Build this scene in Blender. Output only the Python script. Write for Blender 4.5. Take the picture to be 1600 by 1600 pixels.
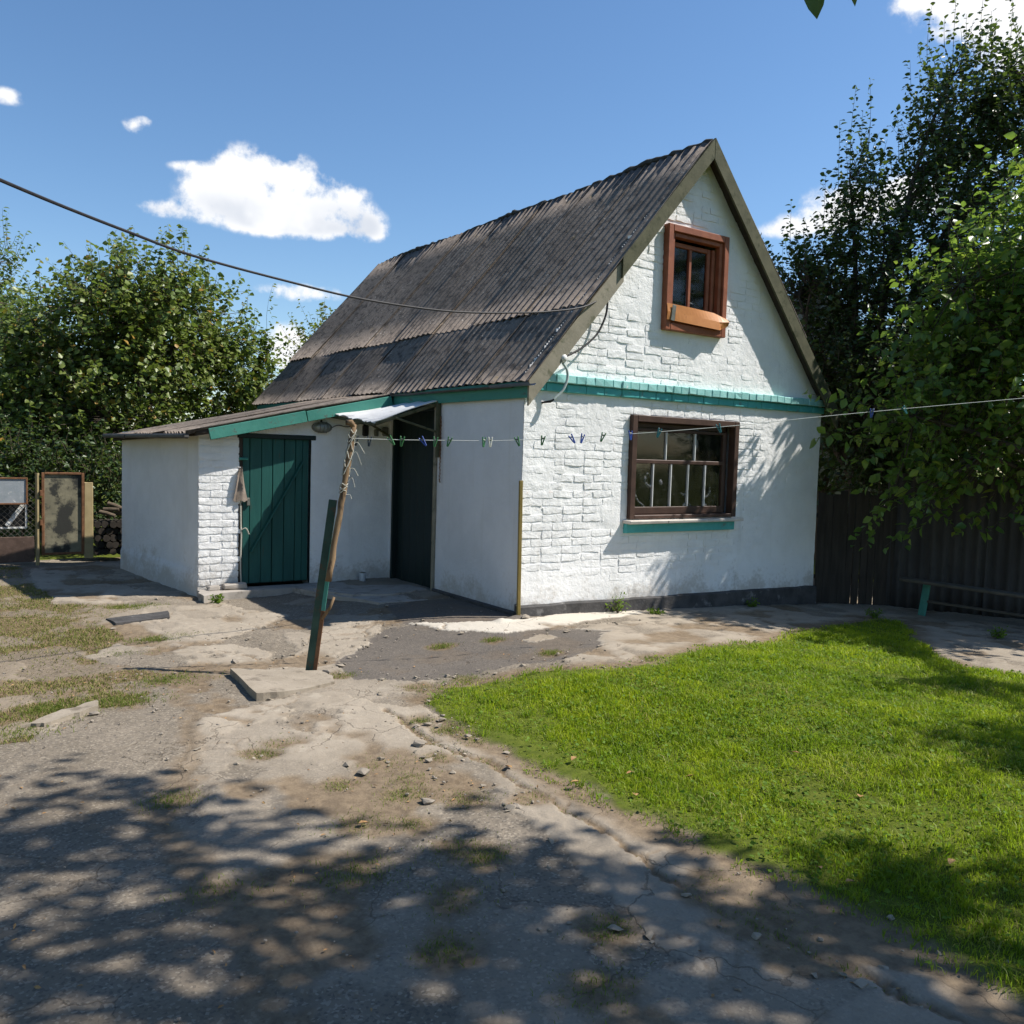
import bpy, bmesh, math, random
import numpy as np
from mathutils import Vector, Matrix
for o in list(bpy.data.objects): bpy.data.objects.remove(o)
random.seed(7)
scene = bpy.context.scene
COL = scene.collection

# ------------------------------------------------------------------ camera, sky, sun, exposure
def build_camera():
    cd = bpy.data.cameras.new('camera'); cam = bpy.data.objects.new('camera', cd); COL.objects.link(cam)
    cd.sensor_fit = 'HORIZONTAL'; cd.sensor_width = 36.0; cd.lens = 36.0*1354.27/1600.0
    cd.clip_start = 0.05; cd.clip_end = 2000
    R = Vector((0.8222, -0.5685, 0.0296)); F = Vector((0.5696, 0.8193, -0.0652))
    F.normalize(); U = R.cross(F).normalized(); R = F.cross(U).normalized()
    M = Matrix(((R.x, U.x, -F.x, -4.965), (R.y, U.y, -F.y, -6.988), (R.z, U.z, -F.z, 1.6), (0, 0, 0, 1)))
    cam.matrix_world = M
    scene.camera = cam
build_camera()
SUN = Vector((2.2, -1.1, 2.9)).normalized()
EXPOSURE = 0.58
SKY_STRENGTH = 0.105
SUN_STRENGTH = 5.0

def nd(nt, typ, **kw):
    n = nt.nodes.new(typ)
    for k, v in kw.items():
        if k == 'inp':
            for kk, vv in v.items():
                s = n.inputs[kk]
                if hasattr(vv, 'links') or isinstance(vv, bpy.types.NodeSocket): nt.links.new(vv, s)
                else: s.default_value = vv
        else: setattr(n, k, v)
    return n
def mth(nt, op, a, b=None, c=None, clamp=False):
    n = nt.nodes.new('ShaderNodeMath'); n.operation = op; n.use_clamp = clamp
    for i, v in enumerate((a, b, c)):
        if v is None: continue
        if isinstance(v, bpy.types.NodeSocket): nt.links.new(v, n.inputs[i])
        else: n.inputs[i].default_value = v
    return n.outputs[0]
def vmth(nt, op, a, b):
    n = nt.nodes.new('ShaderNodeVectorMath'); n.operation = op
    for i, v in enumerate((a, b)):
        if isinstance(v, bpy.types.NodeSocket): nt.links.new(v, n.inputs[i])
        else: n.inputs[i].default_value = v
    return n.outputs['Value'] if op in ('DOT_PRODUCT', 'LENGTH') else n.outputs['Vector']
def ramp01(nt, v, a, b, smooth=True):
    n = nt.nodes.new('ShaderNodeMapRange'); n.interpolation_type = 'SMOOTHSTEP' if smooth else 'LINEAR'
    nt.links.new(v, n.inputs['Value']); n.inputs['From Min'].default_value = a; n.inputs['From Max'].default_value = b
    return n.outputs['Result']
def mixc(nt, fac, a, b, mode='MIX'):
    n = nt.nodes.new('ShaderNodeMix'); n.data_type = 'RGBA'; n.blend_type = mode
    for s, v in ((n.inputs[0], fac), (n.inputs[6], a), (n.inputs[7], b)):
        if isinstance(v, bpy.types.NodeSocket): nt.links.new(v, s)
        elif isinstance(v, (int, float)): s.default_value = v
        else: s.default_value = (v[0], v[1], v[2], 1)
    return n.outputs[2]

def build_world():
    w = bpy.data.worlds.new('World'); scene.world = w; w.use_nodes = True
    nt = w.node_tree; nt.nodes.clear()
    out = nt.nodes.new('ShaderNodeOutputWorld')
    sky = nt.nodes.new('ShaderNodeTexSky'); sky.sky_type = 'NISHITA'; sky.sun_disc = False
    sky.sun_elevation = math.asin(SUN.z); sky.sun_rotation = math.atan2(SUN.x, SUN.y)
    sky.air_density = 1.0; sky.dust_density = 0.3; sky.ozone_density = 2.5; sky.altitude = 100
    bg = nt.nodes.new('ShaderNodeBackground'); bg.inputs[1].default_value = SKY_STRENGTH
    hs = nd(nt, 'ShaderNodeHueSaturation', inp={'Saturation': 1.14, 'Value': 1.0, 'Color': sky.outputs[0]})
    nt.links.new(hs.outputs[0], bg.inputs[0])
    d = nt.nodes.new('ShaderNodeTexCoord').outputs['Generated']
    nz = nd(nt, 'ShaderNodeTexNoise', inp={'Vector': d, 'Scale': 9.0, 'Detail': 8.0, 'Roughness': 0.58})
    nz2 = nd(nt, 'ShaderNodeTexNoise', inp={'Vector': d, 'Scale': 11.0, 'Detail': 4.0, 'Roughness': 0.5})
    nz3 = nd(nt, 'ShaderNodeTexNoise', inp={'Vector': d, 'Scale': 34.0, 'Detail': 7.0, 'Roughness': 0.6})
    nv = mth(nt, 'ADD', mth(nt, 'MULTIPLY', mth(nt, 'SUBTRACT', nz.outputs['Fac'], 0.5), .45), mth(nt, 'MULTIPLY', mth(nt, 'SUBTRACT', nz3.outputs['Fac'], 0.5), .75))
    # each cloud: centre direction, then lobes (side, up, half width, half height, weight) in tangent units
    clouds = [
        ((0.319, 0.911, 0.262), [(-.005, -.010, .060, .024, 1.0), (-.034, .030, .026, .020, .85), (.018, .028, .028, .020, .8), (.070, .008, .026, .020, .85), (.098, -.016, .020, .016, .8), (-.070, .000, .028, .020, .7), (.030, -.026, .075, .010, .7), (-.112, -.022, .028, .009, .62), (-.082, .022, .026, .006, .42)]),
        ((0.183, 0.933, 0.311), [(0, 0, .014, .008, .62), (.012, .006, .008, .005, .4)]),
        ((0.077, 0.946, 0.316), [(0, 0, .016, .009, .6)]),
        ((0.355, 0.919, 0.170), [(0, 0, .055, .010, .66)]),
        ((0.343, 0.933, 0.113), [(0, 0, .025, .022, .9), (.02, -.02, .04, .02, .9)]),
        ((0.792, 0.549, 0.265), [(0, 0, .05, .022, .9), (.06, .008, .04, .024, .9), (-.05, -.02, .05, .012, .5)]),
        ((0.808, 0.431, 0.402), [(0.02, 0.02, .07, .045, 1.2), (.09, -.02, .06, .06, 1.2), (-.05, .03, .03, .010, .6)]),
        ((-0.80, 0.10, 0.35), [(0, 0, .14, .03, 1.2), (-.06, .03, .06, .03, 1.0)]),
        ((0.20, -0.90, 0.38), [(0, 0, .13, .03, 1.2), (.06, .03, .07, .03, 1.0)]),
    ]
    total = None; shade = None
    for c, lobes in clouds:
        c = Vector(c).normalized(); r = c.cross(Vector((0, 0, 1))).normalized(); u = r.cross(c)
        dc = mth(nt, 'MAXIMUM', vmth(nt, 'DOT_PRODUCT', d, c), 0.05)
        a = mth(nt, 'DIVIDE', vmth(nt, 'DOT_PRODUCT', d, r), dc); b = mth(nt, 'DIVIDE', vmth(nt, 'DOT_PRODUCT', d, u), dc)
        ab = nd(nt, 'ShaderNodeCombineXYZ', inp={'X': a, 'Y': b}).outputs[0]
        f = None
        for (x, y, sx, sy, wt) in lobes:
            n = nt.nodes.new('ShaderNodeVectorMath'); n.operation = 'MULTIPLY_ADD'; nt.links.new(ab, n.inputs[0])
            n.inputs[1].default_value = (1/sx, 1/sy, 0); n.inputs[2].default_value = (-x/sx, -y/sy, 0)
            q = vmth(nt, 'DOT_PRODUCT', n.outputs[0], n.outputs[0])
            e = mth(nt, 'POWER', math.exp(-1), q)
            f = mth(nt, 'MULTIPLY', e, wt) if f is None else mth(nt, 'MULTIPLY_ADD', e, wt, f)
        total = f if total is None else mth(nt, 'MAXIMUM', total, f)
        if c.y > .85 and len(lobes) > 5: shade = mth(nt, 'MULTIPLY', ramp01(nt, b, 0.010, -0.016), ramp01(nt, f, 0.4, 1.0))
    dens = mth(nt, 'ADD', total, mth(nt, 'MULTIPLY', nv, mth(nt, 'MULTIPLY', ramp01(nt, total, 0.02, 0.5), 2.6)))
    m = ramp01(nt, dens, 0.24, 0.80)
    sh = mth(nt, 'MULTIPLY', shade, ramp01(nt, nz2.outputs['Fac'], 0.36, 0.60), clamp=True)
    cc = mixc(nt, mth(nt, 'MULTIPLY', sh, 0.85), (0.95, 0.96, 0.98), (0.62, 0.67, 0.76))
    bg2 = nt.nodes.new('ShaderNodeBackground'); bg2.inputs[1].default_value = 0.74
    nt.links.new(cc, bg2.inputs[0])
    mx = nt.nodes.new('ShaderNodeMixShader'); nt.links.new(m, mx.inputs[0]); nt.links.new(bg.outputs[0], mx.inputs[1]); nt.links.new(bg2.outputs[0], mx.inputs[2])
    nt.links.new(mx.outputs[0], out.inputs[0])
build_world()
def build_sun():
    l = bpy.data.lights.new('sun', 'SUN'); l.energy = SUN_STRENGTH; l.angle = math.radians(0.53); l.color = (1.0, 0.955, 0.88)
    o = bpy.data.objects.new('sun', l); COL.objects.link(o)
    o.rotation_euler = SUN.to_track_quat('Z', 'Y').to_euler(); o.location = (6, -8, 12)
build_sun()
vs = scene.view_settings
vs.view_transform = 'Standard'; vs.look = 'None'; vs.gamma = 1.0; vs.exposure = EXPOSURE
vs.use_curve_mapping = False
cy = scene.cycles
cy.max_bounces = 6; cy.diffuse_bounces = 3; cy.glossy_bounces = 2; cy.transmission_bounces = 4; cy.transparent_max_bounces = 12
cy.caustics_reflective = False; cy.caustics_refractive = False

# ------------------------------------------------------------------ numpy noise
def _hash(ix, iy, s):
    n = (ix.astype(np.int64)*374761393 + iy.astype(np.int64)*668265263 + s*1442695041) & 0xffffffff
    n = ((n ^ (n >> 13))*1274126177) & 0xffffffff
    n = (n ^ (n >> 16)) & 0xffffffff
    return n/4294967295.0
def vnoise(x, y, s=0):
    x = np.asarray(x, float); y = np.asarray(y, float)
    ix = np.floor(x); iy = np.floor(y); fx = x-ix; fy = y-iy
    fx = fx*fx*(3-2*fx); fy = fy*fy*(3-2*fy)
    a = _hash(ix, iy, s); b = _hash(ix+1, iy, s); c = _hash(ix, iy+1, s); d = _hash(ix+1, iy+1, s)
    return (a*(1-fx)+b*fx)*(1-fy)+(c*(1-fx)+d*fx)*fy
def fbm(x, y, s=0, o=4):
    v = 0; a = .5; t = 0
    for i in range(o):
        v = v+a*vnoise(x*2**i+17.3*i, y*2**i-9.1*i, s+i); t += a; a *= .5
    return v/t
def voro(x, y, s=0):
    ix = np.floor(x); iy = np.floor(y); f1 = np.full(x.shape, 9.); f2 = f1.copy()
    for dx in (-1, 0, 1):
        for dy in (-1, 0, 1):
            cx = ix+dx+_hash(ix+dx, iy+dy, s); cy = iy+dy+_hash(ix+dx, iy+dy, s+5)
            d = np.hypot(cx-x, cy-y); m = d < f1
            f2 = np.where(m, f1, np.minimum(f2, d)); f1 = np.where(m, d, f1)
    return f2-f1
def sstep(a, b, x):
    t = np.clip((x-a)/(b-a), 0, 1); return t*t*(3-2*t)
def inpoly(x, y, P):
    r = np.zeros(x.shape, bool); n = len(P); j = n-1
    for i in range(n):
        xi, yi = P[i]; xj, yj = P[j]
        if yi != yj: r ^= ((yi > y) != (yj > y)) & (x < (xj-xi)*(y-yi)/(yj-yi)+xi)
        j = i
    return r
def dseg(x, y, L):
    d = np.full(x.shape, 9.)
    for (ax, ay), (bx, by) in zip(L[:-1], L[1:]):
        vx, vy = bx-ax, by-ay; t = np.clip(((x-ax)*vx+(y-ay)*vy)/(vx*vx+vy*vy), 0, 1)
        d = np.minimum(d, np.hypot(x-ax-t*vx, y-ay-t*vy))
    return d

# ------------------------------------------------------------------ mesh helpers
def raw_mesh(name, V, F, tint=None):
    V = np.asarray(V, np.float32); F = np.asarray(F, np.int32); k = F.shape[1]
    me = bpy.data.meshes.new(name)
    me.vertices.add(len(V)); me.vertices.foreach_set('co', V.ravel())
    me.loops.add(F.size); me.loops.foreach_set('vertex_index', F.ravel())
    me.polygons.add(len(F)); me.polygons.foreach_set('loop_start', np.arange(0, F.size, k, dtype=np.int32))
    me.update(calc_edges=True)
    if tint is not None:
        at = me.color_attributes.new('tint', 'FLOAT_COLOR', 'POINT'); at.data.foreach_set('color', np.asarray(tint, np.float32).ravel())
    return me
def link(name, me, mat=None, parent=None, smooth=False):
    if mat is not None and not me.materials: me.materials.append(mat)
    if smooth: me.polygons.foreach_set('use_smooth', np.ones(len(me.polygons), bool))
    o = bpy.data.objects.new(name, me); COL.objects.link(o)
    if parent is not None: o.parent = parent
    return o
def empty(name, label, cat, group=None, loc=(0, 0, 0)):
    o = bpy.data.objects.new(name, None); COL.objects.link(o); o.location = loc; o.empty_display_size = .2
    return tag(o, label, cat, group)
def tag(o, label, cat, group=None):
    o['label'] = label; o['category'] = cat
    if group: o['group'] = group
    return o
class MB:
    def __init__(s): s.v = []; s.f = []
    def add(s, v, f):
        n = len(s.v); s.v += [tuple(p) for p in v]; s.f += [tuple(i+n for i in q) for q in f]; return s
    def box(s, c, size, bev=.004, M=None, jit=0.0, rng=random):
        hx, hy, hz = (size[0]/2, size[1]/2, size[2]/2); b = min(bev, hx*.6, hy*.6, hz*.6)
        V = []; idx = {}
        for sx in (-1, 1):
            for sy in (-1, 1):
                for sz in (-1, 1):
                    j = Vector((rng.uniform(-jit, jit), rng.uniform(-jit, jit), rng.uniform(-jit, jit))) if jit else Vector((0, 0, 0))
                    for k in range(3):
                        p = [sx*hx, sy*hy, sz*hz]
                        for m in range(3):
                            if m != k: p[m] -= (sx, sy, sz)[m]*b
                        idx[(sx, sy, sz, k)] = len(V); V.append(Vector(p)+j)
        F = []
        for k in range(3):
            a, bb = [(1, 2), (2, 0), (0, 1)][k]
            for sg in (-1, 1):
                q = []
                for (u, w) in ((-1, -1), (1, -1), (1, 1), (-1, 1)):
                    t = [0, 0, 0]; t[k] = sg; t[a] = u; t[bb] = w; q.append(idx[(t[0], t[1], t[2], k)])
                F.append(q if sg > 0 else q[::-1])
        for k in range(3):          # edges running along axis k
            a, bb = [(1, 2), (2, 0), (0, 1)][k]
            for u in (-1, 1):
                for w in (-1, 1):
                    t0 = [0, 0, 0]; t0[a] = u; t0[bb] = w; t1 = list(t0); t0[k] = -1; t1[k] = 1
                    q = [idx[(*t0, a)], idx[(*t1, a)], idx[(*t1, bb)], idx[(*t0, bb)]]
                    F.append(q if u*w < 0 else q[::-1])
        for sx in (-1, 1):
            for sy in (-1, 1):
                for sz in (-1, 1):
                    q = [idx[(sx, sy, sz, k)] for k in range(3)]; F.append(q if sx*sy*sz > 0 else q[::-1])
        if M is not None: V = [M @ p for p in V]
        cc = Vector(c); return s.add([p+cc for p in V], F)
    def beam(s, a, b, w, h, bev=.004, up=(0, 0, 1), jit=0.0):
        a = Vector(a); b = Vector(b); x = (b-a); L = x.length; x.normalize()
        y = Vector(up).cross(x); y = y.normalized() if y.length > 1e-6 else Vector((0, 1, 0)); z = x.cross(y)
        M = Matrix((x, y, z)).transposed()
        return s.box((a+b)/2, (L, w, h), bev, M, jit)
    def tube(s, pts, r, n=8, cap=True):
        pts = [Vector(p) for p in pts]; m = len(pts); rr = r if isinstance(r, (list, tuple)) else [r]*m
        t0 = (pts[1]-pts[0]).normalized(); u = t0.orthogonal().normalized(); V = []; F = []
        for i, p in enumerate(pts):
            t = (pts[min(i+1, m-1)]-pts[max(i-1, 0)]).normalized(); u = (u-t*u.dot(t)).normalized(); w = t.cross(u)
            for k in range(n):
                an = 2*math.pi*k/n; V.append(p+(u*math.cos(an)+w*math.sin(an))*rr[i])
        for i in range(m-1):
            for k in range(n):
                F.append((i*n+k, i*n+(k+1) % n, (i+1)*n+(k+1) % n, (i+1)*n+k))
        if cap: F.append(tuple(range(n))[::-1]); F.append(tuple((m-1)*n+k for k in range(n)))
        return s.add(V, F)
    def prism(s, poly, z0, z1):
        n = len(poly)
        V = [(p[0], p[1], z0(p) if callable(z0) else z0) for p in poly]+[(p[0], p[1], z1(p) if callable(z1) else z1) for p in poly]
        F = [tuple(range(n))[::-1], tuple(range(n, 2*n))]+[(i, (i+1) % n, n+(i+1) % n, n+i) for i in range(n)]
        return s.add(V, F)
    def mesh(s, name='m'):
        me = bpy.data.meshes.new(name); me.from_pydata([tuple(p) for p in s.v], [], s.f); me.update(); return me
    def build(s, name, mat, parent=None, smooth=False): return link(name, s.mesh(name), mat, parent, smooth)
def smooth_pts(pts, n=6):
    P = [Vector(p) for p in pts]; out = []
    for i in range(len(P)-1):
        p0 = P[max(i-1, 0)]; p1 = P[i]; p2 = P[i+1]; p3 = P[min(i+2, len(P)-1)]
        for k in range(n):
            t = k/n; out.append(.5*((2*p1)+(p2-p0)*t+(2*p0-5*p1+4*p2-p3)*t*t+(3*p1-p0-3*p2+p3)*t**3))
    out.append(P[-1]); return out

# ------------------------------------------------------------------ materials
def newmat(name):
    m = bpy.data.materials.new(name); m.use_nodes = True; nt = m.node_tree; nt.nodes.clear()
    o = nt.nodes.new('ShaderNodeOutputMaterial'); b = nt.nodes.new('ShaderNodeBsdfPrincipled'); nt.links.new(b.outputs[0], o.inputs[0])
    return m, nt, b, o
def noise(nt, vec, scale, detail=6, rough=.6, out='Fac'):
    return nd(nt, 'ShaderNodeTexNoise', inp={'Vector': vec, 'Scale': scale, 'Detail': detail, 'Roughness': rough}).outputs[out]
def pos(nt): return nt.nodes.new('ShaderNodeNewGeometry').outputs['Position']
def bump(nt, b, h, strength=.3, dist=.01):
    n = nd(nt, 'ShaderNodeBump', inp={'Height': h, 'Strength': strength, 'Distance': dist}); nt.links.new(n.outputs[0], b.inputs['Normal'])
def scaled(nt, v, s):
    n = nt.nodes.new('ShaderNodeMapping'); nt.links.new(v, n.inputs['Vector']); n.inputs['Scale'].default_value = s; return n.outputs[0]
def mat_basic(name, c1, c2, scale=8, rough=.8, bmp=.3, stretch=(1, 1, 1), c3=None, t3=(.6, .7), s3=14, metallic=0, coord='pos', spec=.3, bdist=.006):
    m, nt, b, o = newmat(name)
    v = pos(nt) if coord == 'pos' else nt.nodes.new('ShaderNodeTexCoord').outputs['Object']
    v = scaled(nt, v, stretch)
    n1 = noise(nt, v, scale); col = mixc(nt, ramp01(nt, n1, .3, .7), c1, c2)
    if c3 is not None:
        n3 = noise(nt, v, s3, 8, .65); col = mixc(nt, ramp01(nt, n3, *t3), col, c3)
    nt.links.new(col, b.inputs['Base Color']); b.inputs['Roughness'].default_value = rough; b.inputs['Metallic'].default_value = metallic
    b.inputs['Specular IOR Level'].default_value = spec
    if bmp: bump(nt, b, noise(nt, v, scale*5, 8, .7), bmp, bdist)
    return m
M = {}
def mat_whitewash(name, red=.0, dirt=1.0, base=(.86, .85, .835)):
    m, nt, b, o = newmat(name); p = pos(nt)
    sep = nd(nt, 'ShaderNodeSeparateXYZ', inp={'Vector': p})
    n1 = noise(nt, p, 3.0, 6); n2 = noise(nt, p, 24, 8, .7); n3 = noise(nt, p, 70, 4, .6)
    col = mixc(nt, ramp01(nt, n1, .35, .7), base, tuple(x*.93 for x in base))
    col = mixc(nt, mth(nt, 'MULTIPLY', ramp01(nt, n2, .60, .78), .45), col, (.60, .585, .56))
    if red:
        nr = noise(nt, p, 7.0, 8, .75); col = mixc(nt, mth(nt, 'MULTIPLY', ramp01(nt, nr, .60, .72), red), col, (.60, .40, .30))
    pt = ramp01(nt, noise(nt, p, 1.3, 5, .6), .50, .60); col = mixc(nt, mth(nt, 'MULTIPLY', pt, .28), col, tuple(x*.80 for x in base))
    stk = ramp01(nt, noise(nt, scaled(nt, p, (7, 7, .45)), 1.0, 5, .65), .56, .74); col = mixc(nt, mth(nt, 'MULTIPLY', stk, .30), col, (.56, .545, .51))
    chip = mth(nt, 'MULTIPLY', ramp01(nt, noise(nt, p, 6.5, 7, .7), .69, .71), ramp01(nt, sep.outputs['Z'], 1.0, .1)); col = mixc(nt, mth(nt, 'MULTIPLY', chip, .8), col, (.30, .21, .16))
    # rising damp and splash dirt near the ground, with its own ragged outline
    h = mth(nt, 'ADD', sep.outputs['Z'], mth(nt, 'MULTIPLY', mth(nt, 'SUBTRACT', n1, .5), 1.1))
    h = mth(nt, 'ADD', h, mth(nt, 'MULTIPLY', mth(nt, 'SUBTRACT', n2, .5), .5))
    col = mixc(nt, mth(nt, 'MULTIPLY', ramp01(nt, h, .32, -.06), .60*dirt), col, (.36, .31, .25))
    nt.links.new(col, b.inputs['Base Color']); b.inputs['Roughness'].default_value = .92; b.inputs['Specular IOR Level'].default_value = .2
    hh = mth(nt, 'ADD', mth(nt, 'MULTIPLY', noise(nt, p, 14, 6, .6), 1.0), mth(nt, 'MULTIPLY', n3, .4))
    bump(nt, b, hh, .55, .016)
    return m
M['white_brick'] = mat_whitewash('white_brick', red=.50)
M['white_wall'] = mat_whitewash('white_wall', red=.18)
M['shade_toned_plaster'] = mat_whitewash('shade_toned_plaster', red=0, base=(.70, .70, .715))  # white lowered so shade sits in the colour; sunlit gable keeps the brighter base
M['teal_brick'] = mat_basic('teal_brick', (.22, .50, .47), (.32, .60, .57), 10, .7, .5, c3=(.60, .68, .64), t3=(.62, .72), s3=16)
M['teal_dark'] = mat_basic('teal_dark', (.065, .35, .355), (.090, .41, .405), 7, .6, .3, c3=(.13, .20, .18), t3=(.58, .72), s3=9)
M['teal_fascia'] = mat_basic('teal_fascia', (.040, .195, .155), (.060, .24, .19), 5, .65, .4, stretch=(1, .25, 1), c3=(.08, .085, .07), t3=(.58, .7), s3=10)
M['door_green'] = mat_basic('door_green', (.011, .070, .061), (.017, .094, .080), 6, .5, .35, stretch=(2, 2, .25), c3=(.035, .06, .045), t3=(.6, .72), s3=12)
M['door_dark'] = mat_basic('door_dark', (.006, .016, .016), (.010, .022, .021), 6, .5, .3, stretch=(2, 2, .25), c3=(.05, .055, .055), t3=(.69, .76), s3=9)
M['old_wood'] = mat_basic('old_wood', (.066, .066, .036), (.105, .10, .058), 5, .85, .6, stretch=(1, 1, 1), c3=(.038, .043, .018), t3=(.5, .68), s3=9)
M['pale_wood'] = mat_basic('pale_wood', (.21, .19, .14), (.28, .25, .19), 5, .85, .5, c3=(.12, .12, .075), t3=(.55, .7), s3=9)
M['bench_wood'] = mat_basic('bench_wood', (.075, .066, .052), (.11, .098, .078), 6, .85, .5)
M['dark_wood'] = mat_basic('dark_wood', (.030, .024, .019), (.052, .042, .033), 6, .85, .6, stretch=(3, 3, .4), c3=(.03, .03, .025), t3=(.55, .7))
M['frame_brown'] = mat_basic('frame_brown', (.050, .026, .018), (.075, .040, .028), 9, .55, .35, c3=(.16, .11, .08), t3=(.66, .76), s3=22)
M['frame_red'] = mat_basic('frame_red', (.22, .070, .034), (.30, .100, .048), 8, .55, .4, c3=(.36, .26, .18), t3=(.66, .76), s3=20)
M['orange_board'] = mat_basic('orange_board', (.44, .17, .048), (.50, .205, .062), 7, .5, .2, c3=(.33, .12, .035), t3=(.6, .75))
M['white_paint'] = mat_basic('white_paint', (.70, .69, .66), (.78, .77, .75), 10, .6, .3, c3=(.45, .42, .37), t3=(.64, .76), s3=18)
M['sill'] = mat_basic('sill', (.52, .47, .42), (.64, .58, .52), 9, .8, .4, c3=(.12, .10, .085), t3=(.60, .68), s3=7)
M['plinth'] = mat_basic('plinth', (.045, .043, .042), (.085, .08, .078), 7, .85, .7, c3=(.22, .21, .20), t3=(.58, .74), s3=6, bdist=.012)
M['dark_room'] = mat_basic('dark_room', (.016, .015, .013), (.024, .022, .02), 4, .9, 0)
M['gutter'] = mat_basic('gutter', (.055, .055, .055), (.09, .085, .08), 6, .6, .3, c3=(.10, .06, .035), t3=(.56, .7))
M['blue_metal'] = mat_basic('blue_metal', (.09, .12, .17), (.14, .17, .22), 6, .45, .2, c3=(.07, .06, .05), t3=(.6, .7), metallic=.3)
M['rust'] = mat_basic('rust', (.13, .060, .028), (.22, .105, .05), 14, .8, .5, c3=(.07, .035, .02), t3=(.55, .7), s3=20)
M['yellow_rod'] = mat_basic('yellow_rod', (.20, .145, .035), (.28, .20, .06), 12, .6, .3, stretch=(1, 1, .2), c3=(.10, .075, .03), t3=(.55, .7), s3=18)
M['post_green'] = mat_basic('post_green', (.022, .05, .036), (.040, .08, .058), 8, .6, .4, c3=(.085, .05, .028), t3=(.52, .66), s3=12)
M['post_teal'] = mat_basic('post_teal', (.05, .21, .165), (.075, .27, .21), 8, .6, .3, c3=(.09, .07, .045), t3=(.62, .72), s3=12)
M['stick'] = mat_basic('stick', (.14, .085, .045), (.24, .16, .09), 14, .85, .5, stretch=(1, 1, .2), c3=(.055, .035, .022), t3=(.5, .66), s3=16)
M['rope'] = mat_basic('rope', (.42, .40, .33), (.52, .50, .43), 60, .9, .4)
M['line_cord'] = mat_basic('line_cord', (.45, .47, .45), (.55, .56, .53), 60, .8, 0)
M['cable'] = mat_basic('cable', (.014, .013, .015), (.024, .022, .024), 20, .6, .2)
M['conduit'] = mat_basic('conduit', (.40, .47, .44), (.50, .55, .52), 20, .6, .2)
M['porcelain'] = mat_basic('porcelain', (.62, .61, .58), (.70, .69, .66), 20, .3, .1, spec=.5)
M['grey_metal'] = mat_basic('grey_metal', (.13, .13, .11), (.20, .20, .175), 14, .5, .3, metallic=.3)
M['lamp_glass'] = mat_basic('lamp_glass', (.22, .24, .20), (.30, .31, .27), 30, .15, .2, spec=.6)
M['black'] = mat_basic('black', (.012, .012, .013), (.02, .02, .02), 20, .6, .2)
M['sheet_white'] = mat_basic('sheet_white', (.56, .55, .54), (.66, .65, .63), 7, .55, .25, c3=(.34, .31, .27), t3=(.60, .74), s3=9)
M['cloth'] = mat_basic('cloth', (.20, .16, .13), (.27, .22, .18), 12, .95, .5)
M['sheet_blue'] = mat_basic('sheet_blue', (.26, .29, .31), (.33, .35, .37), 8, .55, .3, c3=(.70, .69, .64), t3=(.60, .68), s3=16)
M['mesh_panel'] = mat_basic('mesh_panel', (.17, .155, .105), (.25, .225, .15), 8, .7, .5, c3=(.035, .035, .03), t3=(.50, .60), s3=3.2)
M['tan_board'] = mat_basic('tan_board', (.30, .235, .12), (.37, .29, .155), 8, .8, .4)
M['wire'] = mat_basic('wire', (.16, .14, .12), (.22, .19, .16), 14, .6, 0, metallic=.4)
M['brown_sheet'] = mat_basic('brown_sheet', (.085, .055, .042), (.13, .085, .065), 12, .85, .6, c3=(.20, .15, .12), t3=(.62, .72))
M['bark'] = mat_basic('bark', (.060, .047, .036), (.11, .088, .066), 16, .95, .8, stretch=(1, 1, .25), bdist=.02)
M['twig'] = mat_basic('twig', (.10, .085, .055), (.15, .125, .08), 16, .9, .3)
M['grey_wall'] = mat_basic('grey_wall', (.24, .23, .21), (.30, .29, .26), 3, .9, .3)
M['stone'] = mat_basic('stone', (.20, .17, .135), (.28, .24, .195), 25, .9, .5, c3=(.16, .14, .115), t3=(.58, .7))
M['firewood'] = mat_basic('firewood', (.10, .075, .05), (.17, .13, .09), 12, .9, .4)
M['dry_leaf'] = mat_basic('dry_leaf', (.26, .13, .055), (.38, .24, .10), 30, .8, .2)
def mat_flat(name, c, rough=.45):
    m, nt, b, o = newmat(name); p = pos(nt)
    nt.links.new(mixc(nt, noise(nt, p, 40), c, tuple(x*.8 for x in c)), b.inputs['Base Color']); b.inputs['Roughness'].default_value = rough; return m
M['peg_green'] = mat_flat('peg_green', (.045, .19, .060)); M['peg_blue'] = mat_flat('peg_blue', (.025, .075, .36))
M['peg_white'] = mat_flat('peg_white', (.72, .70, .62)); M['peg_teal'] = mat_flat('peg_teal', (.02, .17, .19)); M['peg_black'] = mat_flat('peg_black', (.02, .03, .04))
M['red_pack'] = mat_flat('red_pack', (.42, .045, .06)); M['pale_pack'] = mat_flat('pale_pack', (.55, .5, .36)); M['can'] = mat_flat('can', (.55, .56, .58), .3)

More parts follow.
